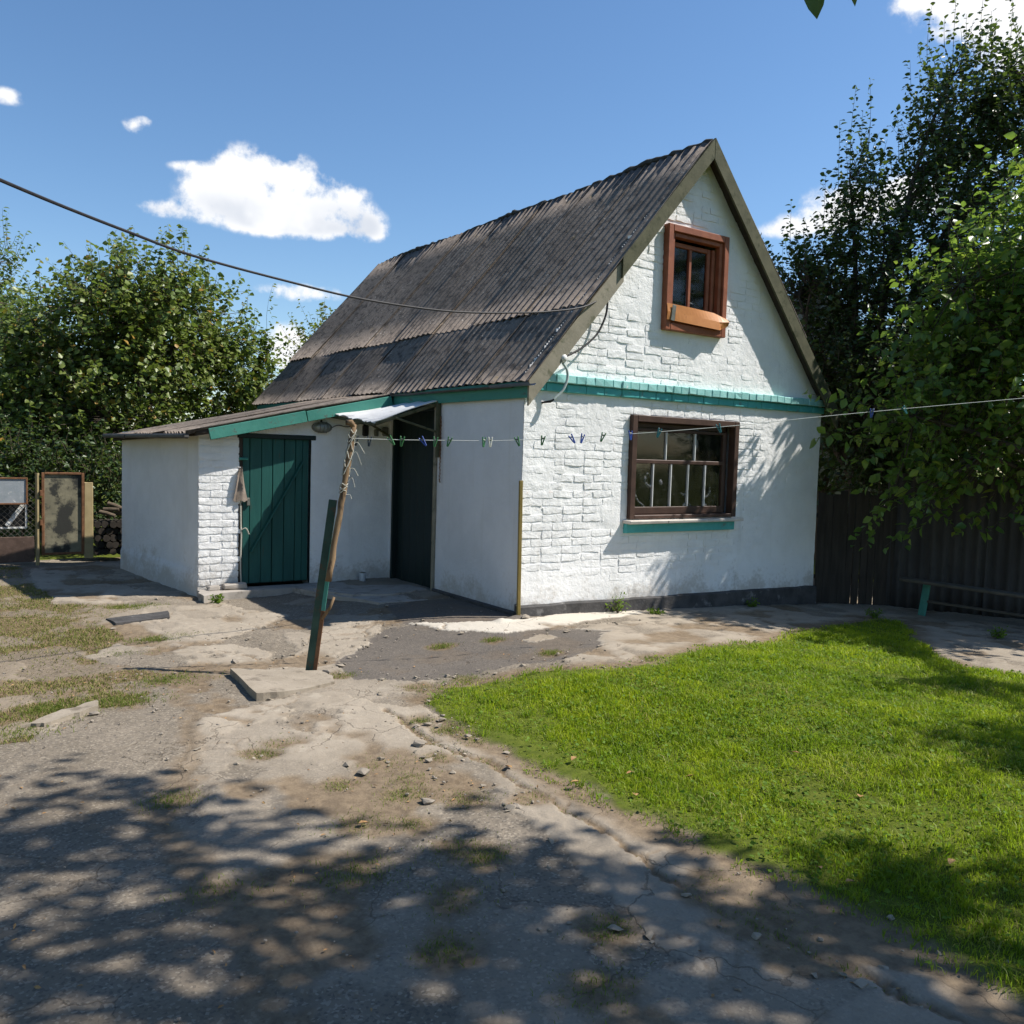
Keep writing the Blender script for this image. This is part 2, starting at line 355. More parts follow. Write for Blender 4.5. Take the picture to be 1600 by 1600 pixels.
def mat_slate():
    m, nt, b, o = newmat('roof_slate'); p = pos(nt)
    n1 = noise(nt, p, 1.3, 6); n2 = noise(nt, p, 9, 8, .7); n3 = noise(nt, p, 45, 6, .7)
    oi = nt.nodes.new('ShaderNodeObjectInfo').outputs['Random']
    col = mixc(nt, ramp01(nt, n1, .3, .7), (.130, .107, .089), (.192, .158, .131))
    col = mixc(nt, mth(nt, 'MULTIPLY', oi, .45), col, (.215, .185, .160))
    col = mixc(nt, mth(nt, 'MULTIPLY', ramp01(nt, n2, .46, .64), .80), col, (.052, .045, .040))
    col = mixc(nt, mth(nt, 'MULTIPLY', ramp01(nt, noise(nt, p, 3.1, 6, .7), .60, .72), .5), col, (.30, .275, .245))
    col = mixc(nt, mth(nt, 'MULTIPLY', ramp01(nt, noise(nt, p, 5.2, 6, .7), .60, .72), .6), col, (.17, .13, .065))
    vo = nd(nt, 'ShaderNodeTexVoronoi', inp={'Vector': p, 'Scale': 15.0, 'Randomness': 1.0}).outputs['Distance']
    spots = mth(nt, 'MULTIPLY', ramp01(nt, vo, .20, .10), ramp01(nt, n1, .42, .56))
    col = mixc(nt, mth(nt, 'MULTIPLY', spots, .7), col, (.36, .33, .29))
    nt.links.new(col, b.inputs['Base Color']); b.inputs['Roughness'].default_value = .95; b.inputs['Specular IOR Level'].default_value = .15
    bump(nt, b, mth(nt, 'ADD', n2, mth(nt, 'MULTIPLY', n3, .8)), .6, .012)
    return m
M['slate'] = mat_slate()
M['slate_fence'] = mat_basic('slate_fence', (.048, .044, .041), (.075, .070, .065), 4, .95, .4, stretch=(1, 1, .3), c3=(.045, .043, .04), t3=(.55, .7), s3=8)
M['ridge'] = mat_basic('ridge', (.035, .033, .030), (.065, .060, .054), 14, .95, .7, bdist=.015)

def mat_leaf(name, c1, c2, c3=None, f3=.9, trans=.35, rough=.42, spec=.4, tcol=None):
    m, nt, b, o = newmat(name)
    at = nd(nt, 'ShaderNodeVertexColor', layer_name='tint'); sep = nd(nt, 'ShaderNodeSeparateColor', inp={'Color': at.outputs['Color']})
    r, g = sep.outputs[0], sep.outputs[1]
    col = mixc(nt, r, c1, c2)
    if c3 is not None: col = mixc(nt, ramp01(nt, g, f3, f3+.02), col, c3)
    nt.links.new(col, b.inputs['Base Color']); b.inputs['Roughness'].default_value = rough; b.inputs['Specular IOR Level'].default_value = spec
    t = nt.nodes.new('ShaderNodeBsdfTranslucent')
    nt.links.new(mixc(nt, .45, col, tcol or (.30, .45, .05)), t.inputs['Color'])
    mx = nt.nodes.new('ShaderNodeMixShader'); mx.inputs[0].default_value = trans
    nt.links.new(b.outputs[0], mx.inputs[1]); nt.links.new(t.outputs[0], mx.inputs[2]); nt.links.new(mx.outputs[0], o.inputs[0])
    return m
M['leaf_apricot'] = mat_leaf('leaf_apricot', (.085, .135, .030), (.20, .235, .055), (.34, .20, .04), .94, .30)
M['leaf_far'] = mat_leaf('leaf_far', (.075, .125, .040), (.13, .17, .05), (.26, .17, .04), .95, .35)
M['leaf_yellow'] = mat_leaf('leaf_yellow', (.12, .15, .025), (.20, .21, .035), (.30, .18, .04), .93, .35)
M['leaf_plum'] = mat_leaf('leaf_plum', (.026, .050, .016), (.055, .090, .026), None, .9, .22, .40, .4)
M['leaf_mulberry'] = mat_leaf('leaf_mulberry', (.065, .135, .026), (.15, .235, .040), (.25, .31, .040), .86, .48, .36, .5)
M['leaf_walnut'] = mat_leaf('leaf_walnut', (.045, .085, .020), (.08, .12, .03), None, .9, .25)
M['leaf_shrub'] = mat_leaf('leaf_shrub', (.085, .16, .015), (.15, .24, .022), None, .9, .35, .65, .2)
M['grass'] = mat_leaf('grass', (.105, .175, .006), (.400, .445, .014), (.42, .34, .10), .965, .48, .5, .3, (.30, .50, .03))
M['yard_grass'] = mat_leaf('yard_grass', (.085, .125, .018), (.17, .20, .035), (.30, .24, .10), .85, .4, .6, .25)
M['dry_grass'] = mat_leaf('dry_grass', (.115, .145, .028), (.20, .195, .055), (.29, .22, .11), .70, .3, .7, .2)

def mat_glass():
    m, nt, b, o = newmat('window_glass'); nt.nodes.remove(b)
    t = nt.nodes.new('ShaderNodeBsdfTransparent'); t.inputs[0].default_value = (.82, .84, .83, 1)
    g = nt.nodes.new('ShaderNodeBsdfGlossy'); g.inputs['Roughness'].default_value = .06; g.inputs[0].default_value = (.8, .8, .8, 1)
    f = nd(nt, 'ShaderNodeFresnel', inp={'IOR': 1.5}); mx = nt.nodes.new('ShaderNodeMixShader')
    nt.links.new(f.outputs[0], mx.inputs[0]); nt.links.new(t.outputs[0], mx.inputs[1]); nt.links.new(g.outputs[0], mx.inputs[2])
    df = nd(nt, 'ShaderNodeBsdfDiffuse', inp={'Color': (.35, .33, .29, 1)})
    p = pos(nt); dust = mth(nt, 'MULTIPLY', ramp01(nt, noise(nt, p, 6, 8, .7), .42, .8), .05)
    mx2 = nt.nodes.new('ShaderNodeMixShader'); nt.links.new(dust, mx2.inputs[0]); nt.links.new(mx.outputs[0], mx2.inputs[1]); nt.links.new(df.outputs[0], mx2.inputs[2])
    nt.links.new(mx2.outputs[0], o.inputs[0]); return m
M['glass'] = mat_glass()
def mat_film():
    m, nt, b, o = newmat('plastic_film'); b.inputs['Base Color'].default_value = (.30, .30, .30, 1); b.inputs['Roughness'].default_value = .15
    t = nt.nodes.new('ShaderNodeBsdfTransparent'); mx = nt.nodes.new('ShaderNodeMixShader'); mx.inputs[0].default_value = .42
    nt.links.new(t.outputs[0], mx.inputs[1]); nt.links.new(b.outputs[0], mx.inputs[2]); nt.links.new(mx.outputs[0], o.inputs[0]); return m
M['film'] = mat_film()

def mat_ground():
    m, nt, b, o = newmat('ground'); p = pos(nt)
    at = nd(nt, 'ShaderNodeVertexColor', layer_name='tint'); sep = nd(nt, 'ShaderNodeSeparateColor', inp={'Color': at.outputs['Color']})
    conc, soil, dark = sep.outputs[0], sep.outputs[1], sep.outputs[2]
    n1 = noise(nt, p, 2.2, 7); n2 = noise(nt, p, 17, 8, .7); n3 = noise(nt, p, 90, 6, .7)
    vo = nd(nt, 'ShaderNodeTexVoronoi', inp={'Vector': p, 'Scale': 95.0}); vd = vo.outputs['Color']
    vs_ = nd(nt, 'ShaderNodeSeparateColor', inp={'Color': vd}).outputs[0]
    asph = mixc(nt, ramp01(nt, n1, .3, .7), (.160, .134, .103), (.216, .181, .141))
    asph = mixc(nt, mth(nt, 'MULTIPLY', ramp01(nt, vs_, .80, .95), .65), asph, (.32, .275, .215))
    asph = mixc(nt, mth(nt, 'MULTIPLY', ramp01(nt, vs_, .28, .08), .55), asph, (.085, .077, .070))
    asph = mixc(nt, mth(nt, 'MULTIPLY', dark, .62), asph, (.085, .076, .072))
    concc = mixc(nt, ramp01(nt, n1, .3, .7), (.275, .232, .180), (.345, .294, .232))
    concc = mixc(nt, mth(nt, 'MULTIPLY', ramp01(nt, n2, .52, .72), .55), concc, (.22, .18, .135))
    concc = mixc(nt, mth(nt, 'MULTIPLY', ramp01(nt, noise(nt, p, 6, 8, .7), .56, .70), .5), concc, (.44, .385, .31))
    concc = mixc(nt, mth(nt, 'MULTIPLY', dark, .75), concc, (.62, .57, .49))
    col = mixc(nt, conc, asph, concc)
    so = mixc(nt, ramp01(nt, n2, .35, .65), (.115, .078, .046), (.215, .155, .095))
    col = mixc(nt, soil, col, so)
    lawn = at.outputs['Alpha']
    col = mixc(nt, lawn, col, mixc(nt, ramp01(nt, n2, .3, .7), (.060, .080, .010), (.110, .130, .018)))
    col = mixc(nt, mth(nt, 'MULTIPLY', ramp01(nt, n3, .58, .75), .3), col, (.10, .085, .07))
    dp = vmth(nt, 'ADD', p, scaled(nt, nd(nt, 'ShaderNodeTexNoise', inp={'Vector': p, 'Scale': 5.0, 'Detail': 5.0}).outputs['Color'], (.22, .22, .22)))
    ve = nd(nt, 'ShaderNodeTexVoronoi', feature='DISTANCE_TO_EDGE', inp={'Vector': dp, 'Scale': 1.7}).outputs['Distance']
    ck = mth(nt, 'MULTIPLY', ramp01(nt, ve, .0075, .0025), ramp01(nt, noise(nt, p, 1.1, 2), .48, .56)); ck = mth(nt, 'MULTIPLY', ck, mth(nt, 'SUBTRACT', 1.0, lawn), clamp=True)
    col = mixc(nt, mth(nt, 'MULTIPLY', ck, .5), col, (.085, .066, .048))
    nt.links.new(col, b.inputs['Base Color']); b.inputs['Roughness'].default_value = .95; b.inputs['Specular IOR Level'].default_value = .12
    h = mth(nt, 'ADD', mth(nt, 'MULTIPLY', n2, .9), mth(nt, 'ADD', mth(nt, 'MULTIPLY', n3, .5), mth(nt, 'MULTIPLY', vs_, .22))); h = mth(nt, 'SUBTRACT', h, mth(nt, 'MULTIPLY', ck, .8))
    bump(nt, b, h, .55, .012)
    return m
M['ground'] = mat_ground()
M['concrete'] = mat_basic('concrete', (.25, .21, .16), (.33, .28, .22), 6, .95, .8, c3=(.17, .14, .105), t3=(.48, .68), s3=12)
M['step'] = mat_basic('step', (.30, .27, .235), (.38, .34, .30), 5, .95, .6, c3=(.20, .175, .15), t3=(.52, .68), s3=8)

# ------------------------------------------------------------------ terrain
LAWN = [(-2.13,-1.91),(-1.81,-1.71),(-1.49,-1.73),(-1.10,-1.75),(-.53,-2.05),(-.25,-2.11),(.32,-1.90),(.78,-1.76),(1.49,-1.81),(2.56,-1.44),(4.4,-1.15),(4.2,-1.7),(3.3,-2.25),(2.65,-2.8),(2.5,-3.25),(2.75,-3.7),(6,-5.4),(6,-9),(-2.3,-9),(-2.17,-5.8),(-2.14,-5.59),(-2.11,-5.34),(-2.11,-5.09),(-2.11,-4.91),(-2.16,-4.67),(-2.17,-4.42),(-2.20,-4.17),(-2.23,-3.99),(-2.25,-3.71),(-2.23,-3.42),(-2.24,-3.13),(-2.24,-2.89),(-2.23,-2.42)]
GRASS_L = [(-9,6.3),(-3.81,6.2),(-3.75,3.0),(-3.22,2.72),(-3.03,2.43),(-3.54,1.91),(-3.45,.92),(-3.88,.35),(-3.42,-.54),(-3.79,-1.08),(-4.19,-1.01),(-4.42,-1.58),(-4.58,-1.55),(-9,-1.2)]
CRACK = [(-2.42,-2.0),(-2.50,-2.74),(-2.39,-3.11),(-2.43,-3.69),(-2.51,-4.61),(-2.49,-5.01),(-2.43,-5.28),(-2.39,-5.63),(-2.4,-7.5)]
CONC = [
 [(-2.91,-.82),(-2.54,-.34),(-2.20,0),(-1.90,.60),(-1.45,.82),(-1.24,.46),(-1.51,.04),(-1.74,-.24),(-2.07,-.39),(-2.33,-.81)],
 [(-3.46,1.38),(-2.84,2.76),(-2.31,2.98),(-2.11,1.79),(-1.83,1.45),(-2.36,.83),(-2.87,.48),(-3.07,.72)],
 [(-.41,-.89),(.10,-.81),(.66,-.61),(1.16,-.54),(1.3,0.2),(6.2,.2),(6.2,-1.2),(4.6,-1.15),(2.56,-1.5),(1.70,-1.78),(.66,-1.8),(-.33,-2.2),(-.80,-1.91),(-.70,-1.64),(-.15,-1.45)],
 [(-3.12,-1.45),(-2.56,-1.40),(-2.13,-1.73),(-2.23,-2.42),(-2.40,-2.80),(-2.75,-2.90),(-3.14,-2.78),(-3.46,-2.49),(-3.63,-2.27),(-3.80,-2.40),(-3.54,-1.67)],
 [(-2.55,-2.6),(-2.24,-2.3),(-2.05,-3.0),(-2.0,-4.5),(-2.0,-9),(-2.75,-9),(-2.85,-5.4),(-2.83,-4.5),(-2.65,-3.9),(-2.6,-3.2)],
 [(-3.76,3.19),(-3.7,5.9),(-2.53,6.11),(-2.25,3.20),(-3.22,2.72)],
 [(3.2,-2.2),(4.4,-1.6),(5.8,-1.6),(6.2,-3.4),(5.4,-4.6),(2.7,-3.7),(2.4,-3.25),(2.6,-2.8)],
 [(-3.25,-.1),(-3.2,.45),(-2.7,.4),(-2.5,-.1),(-2.8,-.6),(-3.3,-.7)],
]
WHITE_STRIP = [(-1.08,.30),(-.92,-.19),(-.58,-.63),(-.19,-.69),(1.46,-.21),(1.63,.05),(-.28,-.2)]
ASPH_DARK = [(-2.27,-.73),(-1.86,-.31),(-1.36,.23),(-1.10,.21),(-.9,1.2),(0,1.2),(-.05,-.3),(-.08,-.74),(.39,-.88),(-.15,-1.45),(-.74,-1.61),(-1.36,-1.52),(-1.97,-1.43),(-2.27,-1.20)]
ASPH_BL = [(-9,-1.4),(-4.58,-1.55),(-4.13,-1.35),(-3.69,-.96),(-3.41,-.84),(-3.64,-1.90),(-3.75,-2.32),(-4.05,-2.82),(-4.07,-3.27),(-4.04,-3.73),(-4.07,-4.13),(-4.09,-4.41),(-4.11,-4.62),(-4.2,-9),(-9,-9)]
TUFTS = [(-3.40,-2.41),(-3.25,-2.31),(-2.89,-2.87),(-2.88,-3.14),(-3.22,-3.04),(-2.60,-2.92),(-2.28,-2.80),(-3.33,-3.50),(-3.13,-3.62),(-3.01,-4.06),(-3.53,-3.93),(-2.32,-4.70),(-2.38,-5.03),(-3.51,-4.56),(-4.03,-3.77),(-3.96,-2.79),(-3.07,-3.95),(-2.51,-3.64),(-.67,-1.42),(-.80,-.76),(-1.24,-.63),(-3.26,.82),(-3.52,-.59),(-3.82,-1.06),(-3.26,2.53),(-4.32,-.94),(-2.35,-1.05),(-2.0,-1.6),(-1.6,-1.6),(-2.35,-2.3),(-2.3,-2.55),(-.1,-2.0),(-3.0,-3.3),(-2.75,-3.5),(-3.2,-5.0),(-2.95,-4.75),(-3.3,-4.3)]
def terr(x, y):
    z = -.21*np.clip(x/4.7, 0, 1.25)-.08*sstep(-.4, -1.8, x)
    return z
def build_ground():
    def axis(segs):
        out = []
        for a, b, st in segs: out.append(np.arange(a, b, st))
        return np.concatenate(out)
    far = lambda s, a, b, r: (a+s*np.cumsum(r*1.35**np.arange(40)))
    def ext(core, lo, hi):
        L = []; x = core[0]; st = .1
        while x > lo: st *= 1.35; x -= st; L.append(x)
        Rr = []; x = core[-1]; st = .1
        while x < hi: st *= 1.35; x += st; Rr.append(x)
        return np.array(L[::-1]+list(core)+Rr)
    xs = ext(axis([(-6, -4.8, .03), (-4.8, -.3, .0165), (-.3, 7.4, .05)]), -400, 400)
    ys = ext(axis([(-7.2, -5.6, .04), (-5.6, 1.2, .0165), (1.2, 7, .045)]), -400, 400)
    X, Y = np.meshgrid(xs, ys); nx, ny = len(xs), len(ys)
    wx = X+.16*(fbm(X*2.6, Y*2.6, 3)-.5)+.07*(fbm(X*14, Y*14, 4)-.5)+.035*(fbm(X*45, Y*45, 14, 2)-.5)
    wy = Y+.16*(fbm(X*2.6, Y*2.6, 5)-.5)+.07*(fbm(X*14, Y*14, 6)-.5)+.035*(fbm(X*45, Y*45, 16, 2)-.5)
    conc = np.zeros(X.shape)
    for P in CONC: conc = np.maximum(conc, inpoly(wx, wy, P)*1.0)
    lawn = inpoly(X+.10*(fbm(X*5, Y*5, 8)-.5), Y+.10*(fbm(X*5, Y*5, 9)-.5), LAWN)*1.0
    lawn = lawn*sstep(.02, .12, dseg(X, Y, LAWN)+.22*(fbm(X*6, Y*6, 88)-.45))
    gl = inpoly(wx, wy, GRASS_L)*1.0
    strip = inpoly(wx, wy, WHITE_STRIP)*1.0
    darka = inpoly(wx, wy, ASPH_DARK)*1.0
    abl = inpoly(wx, wy, ASPH_BL)*1.0
    # worn patches: parts of the plain yard show old screed, parts of the screed are worn through
    old = (fbm(X*1.5, Y*1.5, 21, 5) > .53)*(1-darka)*(1-abl)
    worn = (fbm(X*2.3, Y*2.3, 31, 5) > .60)
    near = sstep(-2.3, -3.1, Y+.5*(fbm(X*1.2, Y*1.2, 25)-.5)); conc = conc*(1-.30*near); conc = np.clip(np.maximum(conc*(1-worn*.8), old*(.62-.22*near)), 0, 1); conc = np.maximum(conc, strip); conc *= (1-darka*(1-strip))
    islands = inpoly(wx, wy, [(-.62,-.95),(-.3,-.85),(-.25,-1.0),(-.55,-1.08)])
    conc = np.maximum(conc, islands)
    soil = sstep(.55, .66, fbm(X*2.1, Y*2.1, 41, 5))*.75*(1-darka*.7)*(1-abl*.8)
    dt = np.full(X.shape, 9.)
    for (a, b) in TUFTS: dt = np.minimum(dt, np.hypot(X-a, (Y-b)))
    soil = np.maximum(soil, .85*sstep(.17, .05, dt+.16*(fbm(X*9, Y*9, 51)-.5)))
    cr = dseg(wx, wy, CRACK); ck = sstep(.030, .008, cr+.05*(fbm(X*12, Y*12, 61)-.5))
    soil = np.maximum(soil, ck*.9); soil = np.maximum(soil, gl*(.35+.65*sstep(.40, .52, fbm(X*3, Y*3, 71))))
    edge = dseg(X, Y, LAWN); soil = np.maximum(soil, sstep(.22, .02, edge+.20*(fbm(X*7, Y*7, 81)-.5))*.8)
    jab = sstep(.11, .02, dseg(wx, wy, [(-3.41,-.84),(-3.64,-1.90),(-3.75,-2.32),(-4.05,-2.82),(-4.07,-3.27),(-4.04,-3.73),(-4.07,-4.13),(-4.11,-4.62)])+.12*(fbm(X*8, Y*8, 83)-.5))
    soil = np.maximum(soil, jab*.55)
    vcr = voro(X*1.5+.5*fbm(X*4, Y*4, 91), Y*1.5+.5*fbm(X*4, Y*4, 92), 7); crk = sstep(.035, .008, vcr)*(fbm(X*.9, Y*.9, 95) > .5)
    soil = np.maximum(soil, crk*.7*conc)
    Z = terr(X, Y)+.018*(fbm(X*.9, Y*.9, 101)-.5)*2*.6
    Z = Z+.0120*conc*(1-.6*soil)-.005*soil-.007*ck-.004*crk*conc+.007*(fbm(X*8, Y*8, 103)-.5)+.006*(fbm(X*30, Y*30, 105)-.5)
    Z = Z+lawn*.012+.03*sstep(.10, .0, dseg(X, Y, [(-.35,-.22),(-.02,-.06)]))
    rough = (fbm(X*2.2, Y*2.2, 111) > .55)*(1-abl)*(1-darka)
    chips = voro(X*9, Y*9, 13); Z = Z+rough*.0045*np.clip(chips*2, 0, 1)
    V = np.stack([X, Y, Z], -1).reshape(-1, 3)
    i = np.arange(nx*ny).reshape(ny, nx); F = np.stack([i[:-1, :-1], i[:-1, 1:], i[1:, 1:], i[1:, :-1]], -1).reshape(-1, 4)
    dark = np.maximum(darka*(1-conc), strip*.9)
    farlawn = ((np.abs(X) > 7.4) | (Y > 6.9) | (Y < -7.4))*1.0; lawn = np.maximum(lawn, farlawn)
    T = np.stack([conc, soil, dark, lawn], -1).reshape(-1, 4)
    o = link('ground', raw_mesh('ground', V, F, T), M['ground'], smooth=True); o['kind'] = 'structure'
    return o
ground_obj = build_ground()

# ------------------------------------------------------------------ the house
W, L, RZ = 4.70, 7.86, 5.11
SL = 1.155
house = empty('brick_house', 'whitewashed brick house with steep grey corrugated roof and low lean-to', 'house')
def skin(name, org, ua, va, na, nu, nv, st, keep, disp, mat, parent):
    u = np.arange(nu+1)*st; v = np.arange(nv+1)*st; Ug, Vg = np.meshgrid(u, v)
    D = disp(Ug, Vg)
    P = np.array(org)[None, None]+Ug[..., None]*np.array(ua)+Vg[..., None]*np.array(va)+D[..., None]*np.array(na)
    i = np.arange((nu+1)*(nv+1)).reshape(nv+1, nu+1)
    F = np.stack([i[:-1, :-1], i[:-1, 1:], i[1:, 1:], i[1:, :-1]], -1)
    k = keep(Ug[:-1, :-1]+st/2, Vg[:-1, :-1]+st/2); F = F[k]
    return link(name, raw_mesh(name, P.reshape(-1, 3), F.reshape(-1, 4)), mat, parent, smooth=True)
WIN = (1.40, 3.10, .95, 2.075); GWIN = (1.80, 2.75, 3.025, 4.15)
def rake(x): return RZ-.10-SL*np.abs(x-2.35)
def g_plaster(x, z):    # plaster thickness over the joints: smooth low down, to the right and in patches
    t = .0070*sstep(.55, .70, fbm(x*1.5+3, z*1.5, 201))
    t = t+.012*sstep(.55, .15, z+.35*(fbm(x*2, z*2, 203)-.5))
    t = t+.007*sstep(3.1, 3.9, x+.5*(fbm(x*2, z*2, 205)-.5))
    t = t+.008*sstep(.42, .2, np.hypot((x-.95)/1.1, z-2.02)+.2*(fbm(x*4, z*4, 207)-.5))
    return t-.0018+.0070*(fbm(x*8, z*10, 209)-.5)+.0030*(fbm(x*30, z*30, 211)-.5)
def build_gable():
    st = .025; z0 = -.3
    keep = lambda u, v: ((v+z0) < rake(u)+.12) & ~((u > WIN[0]) & (u < WIN[1]) & (v+z0 > WIN[2]) & (v+z0 < WIN[3])) & ~((u > GWIN[0]) & (u < GWIN[1]) & (v+z0 > GWIN[2]) & (v+z0 < GWIN[3]))
    g = skin('gable_wall', (0, 0, z0), (1, 0, 0), (0, 0, 1), (0, -1, 0), 188, 216, st, keep, lambda u, v: g_plaster(u, v+z0), M['white_wall'], house)
    for (a, b, c, d) in (WIN, GWIN):   # reveals of the openings
        t = .30; mb = MB()
        mb.add([(a, .004, c), (a, t, c), (a, t, d), (a, .004, d)], [(0, 1, 2, 3)]); mb.add([(b, .004, c), (b, t, c), (b, t, d), (b, .004, d)], [(3, 2, 1, 0)])
        mb.add([(a, .004, c), (b, .004, c), (b, t, c), (a, t, c)], [(0, 1, 2, 3)]); mb.add([(a, .004, d), (b, .004, d), (b, t, d), (a, t, d)], [(3, 2, 1, 0)])
        mb.build('reveal', M['shade_toned_plaster'], g)
    return g
gable = build_gable()
brick_meshes = {}
def brick_mesh(ln, var):
    key = (round(ln, 3), var)
    if key in brick_meshes: return brick_meshes[key]
    rg = random.Random(var*77+int(ln*1000)); nu, nv = 5, 3; V = []; F = []; h = .066; dp = .05
    for j in range(nv):
        for i in range(nu):
            e = (i in (0, nu-1))*1+(j in (0, nv-1))*1
            x = ln*(i/(nu-1)-.5)+rg.uniform(-.008, .008); z = h*(j/(nv-1)-.5)+rg.uniform(-.0065, .0065)
            y = -.0032*(e == 0)-.0026*(e == 1)-.0018*(e == 2)+rg.uniform(-.0017, .0017)
            if e: x *= .985; z *= .97
            V.append((x, y, z))
    n = len(V)
    for j in range(nv):
        for i in range(nu): V.append((ln*(i/(nu-1)-.5), dp, h*(j/(nv-1)-.5)))
    ix = lambda i, j: j*nu+i
    for j in range(nv-1):
        for i in range(nu-1): F.append((ix(i, j), ix(i+1, j), ix(i+1, j+1), ix(i, j+1)))
    ring = [ix(i, 0) for i in range(nu)]+[ix(nu-1, j) for j in range(1, nv)]+[ix(i, nv-1) for i in range(nu-2, -1, -1)]+[ix(0, j) for j in range(nv-2, 0, -1)]
    for a, b in zip(ring, ring[1:]+ring[:1]): F.append((b, a, n+a, n+b))
    me = bpy.data.meshes.new('brick'); me.from_pydata(V, [], F); me.update(); me.materials.append(M['white_brick'])
    brick_meshes[key] = me; return me
def build_bricks():
    rg = random.Random(5); spots = []
    course = .082; z = .12; row = 0
    while z < 4.95:
        zc = z+.034
        if not (2.235 < zc < 2.43):
            x = -.02+(.125 if row % 2 else 0)*rg.choice((1, 1, .9)); x0 = 0.005; x = x0
            first = True
            while x < W-.02:
                ln = .120 if (first and row % 2) or rg.random() < .13 else .250
                first = False
                ln2 = min(ln, W-.004-x)
                if ln2 > .06:
                    a, b = x, x+ln2; c, d = z, z+.066
                    ok = zc+.05 < rake((a+b)/2)+.08 and max(zc, 0) < rake(a)+.12 and zc < rake(b)+.12
                    for wv in (WIN, GWIN):
                        if b > wv[0]+.005 and a < wv[1]-.005 and d > wv[2]+.005 and c < wv[3]-.005:
                            ok = False
                            if a < wv[0]-.06: b = wv[0]-.004; ok = True
                            elif b > wv[1]+.06: a = wv[1]+.004; ok = True
                    if ok: spots.append(((a+b)/2, zc, b-a, row))
                x += ln+.012
        z += course; row += 1
    out = []
    for (x, zc, ln, row) in spots:
        if rg.random() < .09: continue
        t = float(g_plaster(np.array(x), np.array(zc)))
        out.append((Matrix.Translation((x, -.0002-rg.uniform(0, .0040), zc))@Matrix.Rotation(rg.uniform(-.022, .022), 4, 'Y')@Matrix.Rotation(rg.uniform(-.025, .025), 4, 'Z')@Matrix.Diagonal((1, 1, rg.uniform(.92, 1.12), 1)), ln, math.hypot(x+4.96, 6.99)+(2.0 if zc < .5 else 0)+1.2*max(0, x-3.0)+(1.5 if zc < .25 else 0), t))
    return out
def place_bricks(items, parent, n_obj):
    rg = random.Random(9); items = sorted(items, key=lambda q: q[2]); V = []; F = []
    for k, (mt, ln, d, t) in enumerate(items):
        lq = min((.12, .25), key=lambda q: abs(q-ln)); me = brick_mesh(lq, rg.randrange(14 if lq > .2 else 6))
        m2 = mt@Matrix.Diagonal((ln/lq, 1, 1, 1))
        if k < n_obj:
            o = bpy.data.objects.new('brick', me); COL.objects.link(o); o.parent = parent; o.matrix_local = m2
        else:
            n = len(V); V += [tuple(m2@v.co) for v in me.vertices]; F += [tuple(i+n for i in p.vertices) for p in me.polygons]
    if V:
        me = bpy.data.meshes.new('brickwork'); me.from_pydata(V, [], F); me.update()
        o = link('brickwork', me, M['white_brick'], parent); o['kind'] = 'stuff'
place_bricks(build_bricks(), gable, 245)

def build_cornice():
    c = MB().box((W/2, .05, 2.335), (W-.16, .14, .155), .002).build('cornice', M['teal_dark'], house)
    rg = random.Random(3); x = .085
    while x < W-.07:
        w = rg.uniform(.118, .132)
        mb = MB(); mb.box((x+w/2, -.022+rg.uniform(-.005, .005), 2.378+rg.uniform(-.003, .003)), (w-.003, .11, .083), .007, jit=.004, rng=rg)
        mb.build('brick', M['teal_brick'], c); x += w
    x = -.01
    while x < W+.0:
        w = min(rg.uniform(.24, .26), W+.03-x)
        mb = MB(); mb.box((x+w/2, .012+rg.uniform(-.003, .003), 2.291), (w-.004, .11, .082), .008, jit=.002, rng=rg)
        mb.build('brick', M['teal_dark'], c); x += w
build_cornice()

